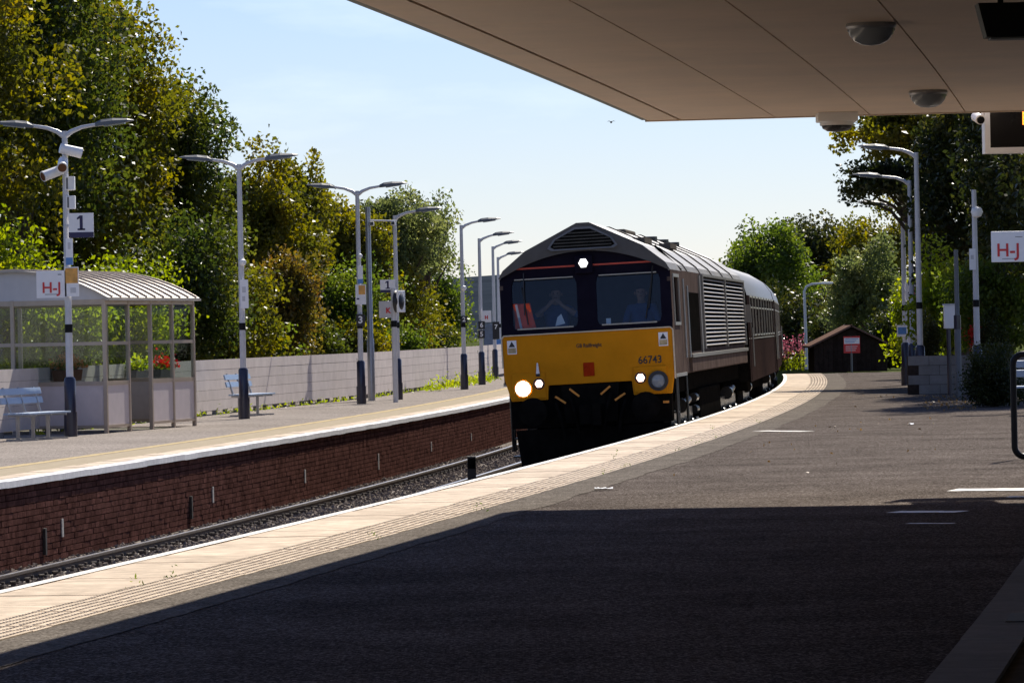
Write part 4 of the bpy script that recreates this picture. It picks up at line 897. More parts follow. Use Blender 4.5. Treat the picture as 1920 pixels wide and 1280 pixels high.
# black tubular hoop stand
b = G(1905, 862); t = thing('hoop_barrier', 'black tubular hoop barrier with rounded corners on the asphalt', 'barrier', b); s_ = FPX / b.y
hx0 = (AT(1903, 862, b.y) - b).x; hT = (AT(1903, 664, b.y)).z; rc = 0.11; Wb = 1.1; pts = []
for (cx_, cz_, a0) in ((hx0 + rc, hT - rc, 180), (hx0 + Wb - rc, hT - rc, 90), (hx0 + Wb - rc, 0.035 + rc, 0), (hx0 + rc, 0.035 + rc, -90)):
    for k in range(7): a = rad(a0 - 15 * k); pts.append((cx_ + rc * math.cos(a), 0, cz_ + rc * math.sin(a)))
pts.append(pts[0]); pts.append(pts[1]); MB().tube(pts, 0.034, 12, caps=False).build('hoop', 'black_paint', t, smooth=True)
for x in (hx0 + 0.25, hx0 + Wb - 0.25): MB().bx(x - 0.04, x + 0.04, -0.25, 0.25, 0, 0.012).build('foot', 'black_paint', t)
MB().tube([(hx0 + 0.04, 0, 0.75), (hx0 + Wb - 0.04, 0, 0.75)], 0.02, 8).build('cross_bar', 'black_paint', t) if False else None

# ================================================================== HUT, ITS SIGN, BENT LAMP POST
Yh = 143.0; hz = -0.02
p0 = AT(1527, 698, Yh); p1 = AT(1664, 696, Yh); pr_ = AT(1596, 613, Yh); pe = AT(1527, 646, Yh)
hut = thing('wooden_hut', 'dark wooden hut with low pitched roof at the platform end', 'hut', (p0.x, Yh, hz))
Wd = p1.x - p0.x; He = pe.z - hz; Hr = pr_.z - hz; rx_ = pr_.x - p0.x
MB().prism([(0.02, 0), (Wd - 0.02, 0), (Wd - 0.02, He), (rx_, Hr - 0.05), (0.02, He)], 0.03, 3.0).build('wall', 'hut_wood', hut)
k = 0; x = 0.0
while x < Wd - 0.02:
    hh = He + (Hr - He) * (1 - abs(x + 0.07 - rx_) / max(rx_, Wd - rx_)) - 0.06; MB().bx(x + 0.004, min(x + 0.146, Wd), 0.0, 0.028, 0, max(0.5, hh)).build('plank', 'hut_wood', hut); x += 0.15
for (xa, za, xb, zb_) in ((-0.15, He - 0.1, rx_ + 0.02, Hr + 0.02), (rx_ - 0.02, Hr + 0.02, Wd + 0.15, He - 0.1)):
    MB().prism([(xa, za), (xb, zb_), (xb, zb_ + 0.06), (xa, za + 0.06)], -0.2, 3.2).build('roof_slope', 'hut_roof', hut)
bS = AT(1597, 700, Yh - 2.5); bS.z = 0.0; t = thing('warning_sign', 'red and white warning sign on a post in front of the hut', 'sign', bS)
q0 = AT(1582, 662, bS.y) - bS; q1 = AT(1612, 630, bS.y) - bS
MB().bx(q0.x, q1.x, -0.03, -0.01, q0.z, q1.z).build('panel', 'sign_red', t); MB().bx(q0.x + 0.015, q1.x - 0.015, -0.035, -0.0305, q0.z + (q1.z - q0.z) * 0.55, q1.z - 0.05).build('white_band', 'sign_white', t)
for k in range(3): MB().bx(q0.x + 0.05, q1.x - 0.06 - 0.05 * k, -0.0385, -0.0355, q0.z + (q1.z - q0.z) * (0.85 - 0.1 * k) - 0.012, q0.z + (q1.z - q0.z) * (0.85 - 0.1 * k) + 0.005).build('print_line', 'sign_blue', t)
for k in range(3): MB().bx(q0.x + 0.06, q1.x - 0.08 - 0.03 * k, -0.0345, -0.0305, q0.z + (q1.z - q0.z) * (0.40 - 0.12 * k) - 0.01, q0.z + (q1.z - q0.z) * (0.40 - 0.12 * k) + 0.006).build('print_line', 'sign_white', t)
MB().tube([(0, 0, 0), (0, 0, q1.z)], 0.035, 8).build('post', 'dark_grey_paint', t)
Yl = 158.0; pb = AT(1512, 690, Yl); pb.z = -0.06; t = thing('bent_lamp_post', 'slim grey lamp post with bent-over neck behind the hut', 'lamp post', pb)
hT = AT(1510, 533, Yl).z - pb.z; wx = AT(1556, 531, Yl).x - pb.x
MB().tube([(0, 0, 0), (0, 0, hT * 0.5), (-0.02, 0, hT - 0.25), (0.06, 0, hT - 0.08), (0.25, 0, hT), (wx - 0.2, 0, hT + 0.03)], [0.06, 0.05, 0.045, 0.042, 0.04, 0.035], 10).build('shaft', 'grey_paint', t, smooth=True)
MB().box((wx - 0.1, 0, hT + 0.03), (0.4, 0.16, 0.08)).build('lantern', 'white_plastic', t, bevel=0.02)
# far blue-grey sheds past the fence end
for (x0, x1, y0, Yf, lb) in ((906, 930, 606, 300, 'distant tall blue-grey shed end past the lamp columns'), (922, 1010, 650, 250, 'distant low blue-grey wall past the fence end')):
    a = AT(x0, y0, Yf); b_ = AT(x1, y0, Yf); hs_ = thing('far_shed', lb, 'building', (a.x, Yf, -1.4)); w_ = b_.x - a.x; h_ = a.z + 1.4
    MB().bx(0, w_, 0, 5, 0, h_ - 0.3).build('wall', 'far_house', hs_); MB().prism([(-0.1, h_ - 0.3), (w_ + 0.1, h_ - 0.3), (w_ / 2, h_)], -0.1, 5.1).build('roof', 'far_house', hs_)
# bird
p = AT(1146, 230, 120); bd = thing('bird', 'small dark bird flying below the canopy corner', 'bird', p)
m = MB(); m.tube([(-0.02, 0.09, 0.0), (0, 0.03, 0.01), (0, -0.05, 0.01), (0, -0.09, 0.02)], [0.008, 0.028, 0.03, 0.014], 8); m.build('body', 'sign_black', bd, smooth=True)
for s_ in (-1, 1): MB().prism([(0, 0), (s_ * 0.05, 0.05), (s_ * 0.11, 0.03), (s_ * 0.05, 0.035)], -0.03, 0.03).build('wing', 'sign_black', bd)
# ================================================================== TRAIN
def rail_frame(y0, length):
    a = P(y0, C1, ZT1); y1 = y0 + length * tang(y0).y; b = P(y1, C1, ZT1); d = (b - a).normalized()
    x = d.cross(Vector((0, 0, 1))).normalized(); R = Matrix((x, d, Vector((0, 0, 1)))).transposed()
    return a, R @ Matrix.Rotation(-0.0356, 3, 'Y'), y1
YF = 69.6
LA, LR, LY1 = rail_frame(YF, 21.4)
loco = thing('diesel_locomotive', 'diesel locomotive with yellow nose panel and lit headlights arriving at the platform', 'locomotive', LA, LR)
def fy_(w): return 0.0 if w < 2.24 else (w - 2.24) * 0.14
OUT = [(-1.33, 3.13), (-1.26, 3.25), (-0.91, 3.535), (-0.10, 3.93), (0.10, 3.93), (0.91, 3.535), (1.26, 3.25), (1.33, 3.13)]
# --- nose: yellow panel with light lobes
def slab_poly(poly, y0, th): return MB().prism(poly, y0, y0 + th)
nose = [(-1.30, 2.235), (-1.32, 2.20), (-1.32, 1.60), (-1.22, 1.23), (-0.66, 1.23), (-0.64, 1.45), (0.65, 1.45), (0.67, 1.23), (1.26, 1.23), (1.32, 1.60), (1.32, 2.20), (1.30, 2.235)]
nz = slab_poly(nose, 0.0, 0.12).build('nose_panel', 'loco_yellow', loco, bevel=0.012)
rim = [(-1.325, 1.75), (-1.325, 2.20), (-1.29, 2.245), (1.29, 2.245), (1.325, 2.20), (1.325, 1.45)]
m = MB()
for a, b in zip(rim[:-1], rim[1:]): m.bar((a[0], -0.004, a[1]), (b[0], -0.004, b[1]), 0.02, 0.024, (0, 1, 0))
m.build('nose_edging', 'loco_cream', nz)
for s_ in (-1, 1): MB().bx(s_ * 0.94 - 0.26, s_ * 0.94 + 0.26, -0.022, 0.0, 1.26, 1.66).build('lamp_housing', 'loco_yellow', nz, bevel=0.012)
def round_lamp(u, w, r, matn, rimr, name, y=-0.024, rimmat='sign_black'):
    Mx = Matrix.Translation((u, y, w)) @ Matrix.Rotation(rad(90), 4, 'X')
    o = MB().lathe([(rimr, 0), (rimr, 0.03), (r, 0.035), (r, 0.012)], 24, Mx).build(name, rimmat, loco, smooth=True)
    k = 6 if name == 'marker_light' else 24
    MB().lathe([(r * 0.99, 0.014), (r * 0.6, 0.022), (0.001, 0.026)], k, Mx).build('lens', matn, o, smooth=(k > 6))
round_lamp(-1.03, 1.42, 0.115, 'lamp_warm', 0.13, 'headlight', rimmat='loco_trim'); round_lamp(1.06, 1.43, 0.105, 'lens', 0.155, 'headlight')
round_lamp(-0.78, 1.485, 0.062, 'lamp_white', 0.088, 'marker_light'); round_lamp(0.79, 1.49, 0.066, 'lamp_white', 0.09, 'marker_light')
m = MB(); m.lathe([(0.001, 0.17), (0.012, 0.16), (0.025, 0.03), (0.03, 0.0)], 10, Matrix.Translation((-0.79, -0.03, 1.64))); m.build('lamp_bracket', 'white_plastic', loco, smooth=True)
MB().bx(-0.82, -0.76, -0.04, 0.0, 1.60, 1.64).build('bracket_foot', 'sign_black', loco)
MB().bx(-0.085, 0.085, -0.018, 0.0, 1.56, 1.77).build('crest_plate', 'crest_red', loco, bevel=0.01)
for s_ in (-1, 1):
    t = MB().bx(s_ * 1.17 - 0.072, s_ * 1.17 + 0.072, -0.006, 0.0, 1.96, 2.17).build('warning_label', 'sign_white', nz)
    MB().bx(s_ * 1.17 - 0.06, s_ * 1.17 + 0.06, -0.009, -0.0065, 1.975, 2.055).build('label_text', 'yellow_line', t); MB().prism([(s_ * 1.17 - 0.05, 2.07), (s_ * 1.17 + 0.05, 2.07), (s_ * 1.17, 2.155)], -0.009, -0.0065).build('label_symbol', 'sign_black', t)
text('GB Railfreight', 0.085, 'sign_black', nz, (0.02, -0.003, 2.03), bold=0.001, xs=0.82)
text('66743', 0.165, 'sign_black', nz, (0.95, -0.003, 1.755), bold=0.002, xs=0.9)
# --- windscreen face with two rounded openings
def hole_cell(u0, u1, w0, w1, hu0, hu1, hw0, hw1, rc, mt, name, y_of):
    cu, cw = (hu0 + hu1) / 2, (hw0 + hw1) / 2; m = MB(); N = 48; hole = []; outr = []
    for i in range(N):
        a = 2 * math.pi * i / N + 1e-4; dx, dz = math.cos(a), math.sin(a)
        hx, hz_ = (hu1 - hu0) / 2, (hw1 - hw0) / 2
        t_ = min(hx / abs(dx) if abs(dx) > 1e-9 else 9, hz_ / abs(dz) if abs(dz) > 1e-9 else 9); px_, pz_ = dx * t_, dz * t_
        ex, ez = max(abs(px_) - (hx - rc), 0), max(abs(pz_) - (hz_ - rc), 0)
        if ex > 0 and ez > 0:
            l = math.hypot(ex, ez); px_ = math.copysign(hx - rc + ex / l * rc, px_); pz_ = math.copysign(hz_ - rc + ez / l * rc, pz_)
        hole.append((cu + px_, cw + pz_))
        tx = ((u1 - cu) if dx > 0 else (cu - u0)) / abs(dx) if abs(dx) > 1e-9 else 9; tz = ((w1 - cw) if dz > 0 else (cw - w0)) / abs(dz) if abs(dz) > 1e-9 else 9
        t2 = min(tx, tz); outr.append((cu + dx * t2, cw + dz * t2))
    for y_add in (0.0, 0.06):
        for (u, w) in hole + outr: m.v.append((u, y_of(w) + y_add, w))
    for i in range(N):
        j = (i + 1) % N; m.f.append((i, j, N + j, N + i)); m.f.append((2 * N + i, 2 * N + j, 3 * N + j, 3 * N + i)); m.f.append((i, j, 2 * N + j, 2 * N + i))
    for cx_, cz_ in ((u0, w0), (u0, w1), (u1, w0), (u1, w1)):
        ks = sorted(range(N), key=lambda q: (outr[q][0] - cx_) ** 2 + (outr[q][1] - cz_) ** 2)[:2]
        i0 = len(m.v); m.v.append((cx_, y_of(cz_), cz_)); m.f.append((N + ks[0], N + ks[1], i0))
    o = m.build(name, mt, loco); gl = MB(); gl.v = [(u, y_of(w) + 0.035, w) for (u, w) in hole]; gl.f = [tuple(range(N))]
    g_ = gl.build('windscreen', 'cab_glass', o)
    return o
for s_, (a, b, ha, hb) in ((-1, (-1.32, 0.0, -1.14, -0.13)), (1, (0.0, 1.32, 0.17, 1.16))):
    c_ = hole_cell(a, b, 2.24, 3.14, ha, hb, 2.32, 3.11, 0.09, 'loco_navy', 'cab_front', lambda w: fy_(w) + 0.02)
    MB().bar((ha + 0.05, fy_(3.10) - 0.0, 3.10), (hb - 0.05, fy_(3.10) - 0.0, 3.10), 0.02, 0.018).build('screen_heater_rail', 'loco_trim', c_)
    MB().bar((ha + 0.07, fy_(2.34) + 0.0, 2.335), (hb - 0.07, fy_(2.34) + 0.0, 2.335), 0.02, 0.022).build('lower_trim', 'loco_trim', c_)
    wx_ = ha + 0.15 if s_ < 0 else hb - 0.15
    m = MB(); m.bar((wx_ + 0.05, fy_(3.14) - 0.01, 3.2), (wx_ - 0.04 * s_, fy_(2.55) - 0.02, 2.55), 0.014, 0.02); m.bar((wx_ + 0.02, fy_(2.95) - 0.005, 2.98), (wx_ - 0.09 * s_, fy_(2.4) - 0.005, 2.40), 0.02, 0.012); m.build('wiper', 'sign_black', c_)
arcp = [(-1.30 + 2.60 * i / 24, 3.14 + 0.365 * (1 - (abs(-1.30 + 2.60 * i / 24) / 1.30) ** 2)) for i in range(25)]
m = MB()
for i in range(24): m.prism([(arcp[i][0], 3.14), (arcp[i + 1][0], 3.14), arcp[i + 1], arcp[i]], 0.15, 0.2)
m.build('brow_panel', 'loco_navy', loco)
MB().bx(-1.17, -0.11, 0.135, 0.149, 3.255, 3.28).build('red_line', 'loco_line', loco); MB().bx(0.11, 1.17, 0.135, 0.149, 3.255, 3.28).build('red_line', 'loco_line', loco)
MB().bx(-0.14, 0.14, 0.06, 0.16, 3.14, 3.42).build('lamp_box', 'loco_navy', loco, bevel=0.02); round_lamp(0.0, 3.30, 0.075, 'lamp_white', 0.085, 'marker_light', y=0.058)
# --- roof hood front
def outer_at(f):
    segs = [math.dist(OUT[i], OUT[i + 1]) for i in range(len(OUT) - 1)]; L = sum(segs) * f
    for i, s_ in enumerate(segs):
        if L <= s_ + 1e-9: t_ = L / s_; return (OUT[i][0] + (OUT[i + 1][0] - OUT[i][0]) * t_, OUT[i][1] + (OUT[i + 1][1] - OUT[i][1]) * t_)
        L -= s_
    return OUT[-1]
keys = sorted(set([round(i / 40, 4) for i in range(41)])); m = MB()
cum = [0]; 
for i in range(len(OUT) - 1): cum.append(cum[-1] + math.dist(OUT[i], OUT[i + 1]))
keys = sorted(set(keys + [c / cum[-1] for c in cum]))
for f in keys:
    o_ = outer_at(min(f, 0.99999)); ui = -1.27 + 2.54 * f; wi = 3.145 + 0.345 * (1 - (abs(ui) / 1.27) ** 2)
    m.v += [(ui, 0.05, wi), (o_[0], 0.05 + (o_[1] - 3.13) * 0.30, o_[1]), (ui, 0.25, wi + 0.005)]
for i in range(len(keys) - 1):
    k = 3 * i; m.f += [(k, k + 3, k + 4, k + 1), (k, k + 3, k + 5, k + 2)]
hood = m.build('roof_hood', 'loco_roof_front', loco)
hp = [(-0.50, 3.57), (-0.44, 3.535), (0.44, 3.535), (0.50, 3.57), (0.42, 3.68), (0.12, 3.83), (-0.12, 3.83), (-0.42, 3.68)]
yh = lambda w: 0.05 + (w - 3.49) * 0.545 - 0.014
m = MB(); k = len(hp); m.v = [(u, yh(w) - 0.012, w) for u, w in hp] + [(u * 1.09, yh(w + (w - 3.66) * 0.2) - 0.014, w + (w - 3.66) * 0.2) for u, w in hp] ; m.f = [(i, (i + 1) % k, (i + 1) % k + k, i + k) for i in range(k)]
m.build('grille_frame', 'loco_roof', hood)
m = MB(); m.v = [(u, yh(w) - 0.004, w) for u, w in hp]; m.f = [tuple(range(k))]; gr = m.build('grille', 'under', hood)
for i in range(5):
    w = 3.575 + i * 0.05; hw_ = 0.45 if w < 3.66 else 0.45 - (w - 3.66) * 1.9
    MB().bar((-hw_, yh(w) - 0.008, w), (hw_, yh(w) - 0.008, w), 0.012, 0.02).build('grille_slat', 'under_oily', gr)
# --- body: sides, roof
for s_ in (-1, 1):
    x0, x1 = (1.27, 1.325) if s_ > 0 else (-1.325, -1.27)
    m = MB(); m.bx(x0, x1, 0.06, 2.6, 1.50, 2.32); m.bx(x0, x1, 0.16, 2.6, 3.02, 3.14); m.bx(x0, x1, 0.12, 0.55, 2.321, 3.019); m.bx(x0, x1, 1.75, 2.6, 2.321, 3.019)
    cs_ = m.build('cab_side', 'loco_side', loco); MB().bx(s_ * 1.285 - 0.005, s_ * 1.285 + 0.005, 0.55, 1.75, 2.32, 3.02).build('side_window', 'dark_glass', cs_)
    fr = MB(); xx = s_ * 1.332
    for (ya, yb, wa, wb) in ((0.5, 1.8, 2.27, 2.32), (0.5, 1.8, 3.02, 3.07), (0.5, 0.55, 2.32, 3.02), (1.75, 1.8, 2.32, 3.02)): fr.bx(xx - 0.012, xx + 0.012, ya, yb, wa, wb)
    fr.build('window_frame', 'loco_trim', cs_)
    for (yy, wb) in ((2.25, 3.0), (3.2, 2.9)): MB().tube([(s_ * 1.37, yy, 1.75), (s_ * 1.37, yy, wb)], 0.018, 8).build('handrail', 'loco_trim', cs_)
    MB().bx(s_ * 1.30, s_ * 1.345, 0.1, 2.55, 1.47, 1.52).build('sill_strip', 'loco_trim', cs_)
    bs = MB().bx(x0, x1, 2.6, 21.3, 1.50, 3.14).build('body_side', 'loco_side', loco)
    MB().bx(s_ * 1.322, s_ * 1.33, 4.0, 6.7, 1.84, 2.80).build('door_recess', 'under', bs)
    MB().bx(s_ * 1.31, s_ * 1.35, 6.85, 7.2, 1.80, 3.10).build('door_post', 'louvre', bs)
    for (ya, yb) in ((7.3, 13.9), (14.1, 20.4)):
        MB().bx(s_ * 1.322, s_ * 1.328, ya, yb, 1.88, 3.08).build('louvre_back', 'under', bs)
        for i in range(17):
            w = 1.93 + i * 0.07
            MB().box((s_ * 1.345, (ya + yb) / 2, w), (0.055, yb - ya, 0.012), Matrix.Rotation(s_ * rad(38), 3, 'Y')).build('louvre_slat', 'louvre', bs)
    for ya in (7.22, 13.92, 20.42): MB().bx(s_ * 1.322, s_ * 1.385, ya, ya + 0.14, 1.86, 3.12).build('louvre_post', 'louvre', bs)
    MB().bx(s_ * 1.322, s_ * 1.385, 7.2, 20.6, 3.09, 3.13).build('louvre_rail', 'louvre', bs)
    MB().bx(s_ * 1.322, s_ * 1.40, 3.4, 20.6, 1.74, 1.80).build('body_ledge', 'louvre', bs); MB().bx(s_ * 1.325, s_ * 1.375, 3.5, 20.5, 1.52, 1.73).build('skirt_panel', 'loco_side', bs)
    for yy in (20.75,): MB().bx(s_ * 1.33, s_ * 1.48, yy, yy + 0.10, 2.3, 2.65).build('mirror', 'louvre', bs); MB().bx(s_ * 1.32, s_ * 1.335, yy - 0.1, yy + 0.5, 1.6, 3.0).build('rear_door', 'under', bs)
R_ = OUT; m = MB(); inn = [(u * 0.96, w - 0.05) for u, w in R_]
for (ya, yb, nm, mt) in ((0.30, 2.55, 'cab_roof', 'loco_roof'), (2.62, 21.3, 'roof', 'loco_roof')):
    m = MB(); k = len(R_)
    for yy in (ya, yb):
        for (u, w) in R_: m.v.append((u * (1 if nm == 'cab_roof' else 0.992), (0.05 + (w - 3.13) * 0.30) if yy == 0.30 else yy, w if nm == 'cab_roof' else w - 0.01))
    for i in range(k - 1): m.f.append((i, i + 1, i + 1 + k, i + k))
    if nm == 'roof': m.f.append(tuple(range(k, 2 * k)))
    rf_ = m.build(nm, mt, loco); sd = rf_.modifiers.new('thickness', 'SOLIDIFY'); sd.thickness = 0.03; sd.offset = -1
    if nm == 'roof':
        for yy in (4.2, 7.6, 11.0, 14.4, 17.8):
            sm2 = MB()
            for i in range(k - 1): sm2.prism([(R_[i][0], R_[i][1] - 0.02), (R_[i + 1][0], R_[i + 1][1] - 0.02), (R_[i + 1][0], R_[i + 1][1] + 0.012), (R_[i][0], R_[i][1] + 0.012)], yy, yy + 0.05)
            sm2.build('roof_seam', 'loco_roof_front', rf_)
        MB().bx(-0.22, 0.22, 6.0, 8.2, 3.8, 3.935).build('exhaust_housing', 'loco_roof_front', rf_, bevel=0.03)
        for yy in (12.5, 15.5, 18.5): MB().lathe([(0.28, 3.8), (0.28, 3.925), (0.24, 3.93)], 20, Matrix.Translation((0, yy, 0))).build('fan_ring', 'under_oily', rf_, smooth=True)
        for yy, u in ((3.4, 0.62), (9.0, 0.65)): MB().bx(u - 0.1, u + 0.1, yy, yy + 1.6, 3.63, 3.72).build('roof_hatch', 'loco_roof_front', rf_)
MB().bx(-1.27, 1.27, 21.24, 21.3, 1.5, 3.2).build('rear_bulkhead', 'under', loco)
for s_ in (-1, 1): MB().bar((s_ * 1.335, 2.58, 3.14), (s_ * 0.93, 2.58, 3.56), 0.04, 0.02, (0, 1, 0)).build('gutter_strip', 'under', loco)
# --- cab inside
MB().prism([(-1.26, 1.5), (1.26, 1.5)] + [(u * 0.94, w - 0.06) for u, w in OUT[::-1]], 2.45, 2.5).build('cab_back_wall', 'cab_dark', loco); MB().bx(-1.26, 1.26, 0.2, 2.45, 1.50, 1.56).build('cab_floor', 'cab_dark', loco)
MB().bx(-1.2, 1.2, 0.14, 0.55, 1.57, 2.30).build('desk', 'cab_dark', loco, bevel=0.03)
MB().prism([(-0.07, -0.085), (0.085, -0.05), (0.03, 0.10), (-0.03, 0.05)], 0, 0.003, Matrix.Translation((-0.42, 0.10, 2.44))).build('paper_note', 'paper', loco)
MB().bx(0.30, 0.37, 0.10, 0.14, 2.34, 2.43).build('paper_note', 'paper', loco)
# --- underframe
u_ = MB(); u_.bx(-1.24, 1.24, 0.12, 0.5, 0.80, 1.44); u_.bx(-1.15, 1.15, 0.5, 20.9, 1.2, 1.49); u_.build('underframe', 'under', loco)
m = MB(); m.prism([(-1.18, 0.78), (1.18, 0.78), (1.12, 0.22), (-1.12, 0.22)], 0.02, 0.12); m.prism([(-0.45, 1.44), (0.45, 1.44), (0.40, 0.85), (-0.40, 0.85)], 0.0, 0.11); m.build('snow_plough', 'under', loco)
for s_ in (-1, 1):
    b = MB().tube([(s_ * 0.87, 0.12, 1.06), (s_ * 0.87, -0.30, 1.06)], 0.11, 16).build('buffer', 'under', loco, smooth=True); MB().lathe([(0.001, 0.03), (0.15, 0.02), (0.22, 0.0), (0.22, -0.03), (0.001, -0.03)], 20, Matrix.Translation((s_ * 0.87, -0.32, 1.06)) @ Matrix.Rotation(rad(90), 4, 'X')).build('buffer_head', 'under', b, smooth=True)
    for k in range(3): MB().bx(s_ * 1.18 - 0.12, s_ * 1.18 + 0.12, 0.55, 0.85, 0.35 + 0.28 * k, 0.38 + 0.28 * k).build('cab_step', 'under_oily', loco)
    for yy in (0.55, 0.85, 3.0): MB().tube([(s_ * 1.29, yy, 0.45), (s_ * 1.29, yy, 1.5)], 0.022, 8).build('step_rail', 'under_oily', loco)
m = MB(); m.box((0, -0.12, 0.98), (0.3, 0.5, 0.3)); m.box((0.12, -0.4, 0.98), (0.12, 0.2, 0.34)); m.tube([(0, -0.05, 0.9), (0.02, -0.25, 0.7), (0.03, -0.2, 0.5)], 0.035, 8); m.build('coupling', 'under', loco)
for (u, w, a) in ((-0.46, 1.22, -35), (-0.24, 1.32, -40), (0.24, 1.33, 38), (0.46, 1.22, 32)):
    MB().box((u, -0.05, w), (0.19, 0.03, 0.03), Matrix.Rotation(-rad(a), 3, 'Y')).build('cock_handle', 'orange_paint', loco)
    s2 = 1 if u > 0 else -1; MB().tube([(u + 0.08 * s2, -0.02, w - 0.05), (u, -0.12, w - 0.3), (u - 0.05 * s2, -0.1, w - 0.6)], 0.028, 8).build('brake_hose', 'under', loco)
MB().box((1.16, -0.0, 1.10), (0.09, 0.03, 0.035)).build('cock_handle', 'orange_paint', loco)
def wheel(parent, y, r, gx=0.75):
    for s_ in (-1, 1):
        w_ = MB().lathe([(0.001, 0.05), (r * 0.3, 0.05), (r * 0.8, 0.015), (r * 0.86, 0.06), (r, 0.06), (r, -0.05), (r + 0.03, -0.06), (r + 0.03, -0.09), (r * 0.8, -0.08), (0.001, -0.06)], 28, Matrix.Translation((s_ * gx, y, r)) @ Matrix.Rotation(rad(90) * s_, 4, 'Y')).build('wheel', 'under', parent, smooth=True)
def bogie(parent, yc, axles, r, xs=1.06):
    bo = MB().bx(-0.9, 0.9, yc - 0.3, yc + 0.3, 0.55, 1.15).build('bogie', 'under', parent)
    for a in axles: wheel(parent, yc + a, r)
    for s_ in (-1, 1):
        f = MB(); y0, y1 = yc + axles[0] - 0.6, yc + axles[-1] + 0.6; f.bx(s_ * xs - 0.06, s_ * xs + 0.06, y0, y1, 0.72, 0.92); f.bx(s_ * xs - 0.05, s_ * xs + 0.05, yc - 0.5, yc + 0.5, 0.45, 0.75); f.build('bogie_frame', 'under_oily', bo)
        for a in axles:
            MB().box((s_ * (xs + 0.03), yc + a, 0.55), (0.2, 0.34, 0.34)).build('axle_box', 'under_oily', bo, bevel=0.03)
            for q in (-0.33, 0.33): MB().tube([(s_ * xs, yc + a + q, 0.55), (s_ * xs, yc + a + q, 0.75)], 0.085, 10).build('spring', 'under_oily', bo, smooth=True)
        MB().tube([(s_ * 1.15, yc - 0.9, 0.98), (s_ * 1.15, yc - 0.45, 0.98)], 0.12, 14).build('brake_cylinder', 'under_oily', bo, smooth=True); MB().tube([(s_ * 1.15, yc + 0.3, 1.0), (s_ * 1.15, yc + 1.2, 1.05)], 0.06, 10).build('sand_pipe', 'louvre', bo, smooth=True)
bogie(loco, 4.1, (-2.0, 0.0, 2.0), 0.52); bogie(loco, 17.3, (-2.0, 0.0, 2.0), 0.52)
MB().prism([(-1.2, 1.2), (1.2, 1.2), (1.2, 0.6), (0.95, 0.35), (-0.95, 0.35), (-1.2, 0.6)], 7.6, 13.6).build('fuel_tank', 'under', loco, bevel=0.03)
for k in range(3): MB().tube([(1.12, 6.9 + 0.01 * k, 1.05 - 0.2 * k), (1.12, 7.5, 1.05 - 0.2 * k)], 0.08, 12).build('air_tank', 'under_oily', loco, smooth=True)
# --- high-visibility vest hung inside the left window
W_ = LR
def world_pt(u, y, w): return LA + LR @ Vector((u, y, w))
vest = thing('hivis_vest', 'orange high-visibility vest with grey stripe hung inside the cab window', 'vest', world_pt(-0.98, 0.135, 2.33), LR)
m = MB(); nx, nz_ = 9, 10
for j in range(nz_ + 1):
    for i in range(nx + 1):
        f = i / nx; w = 0.40 * j / nz_; hw = 0.165 - 0.035 * (j / nz_); m.v.append((-hw + 2 * hw * f - 0.05 * (j / nz_) + 0.03, 0.025 * math.sin(f * 9 + j * 0.4), w))
for j in range(nz_):
    for i in range(nx): k = j * (nx + 1) + i; m.f.append((k, k + 1, k + nx + 2, k + nx + 1))
v_ = m.build('cloth', 'hivis', vest, smooth=True); sd = v_.modifiers.new('thickness', 'SOLIDIFY'); sd.thickness = 0.01
MB().bar((-0.035, -0.035, 0.0), (-0.10, -0.035, 0.39), 0.012, 0.035, (1, 0, 0)).build('reflective_stripe', 'reflective', vest)
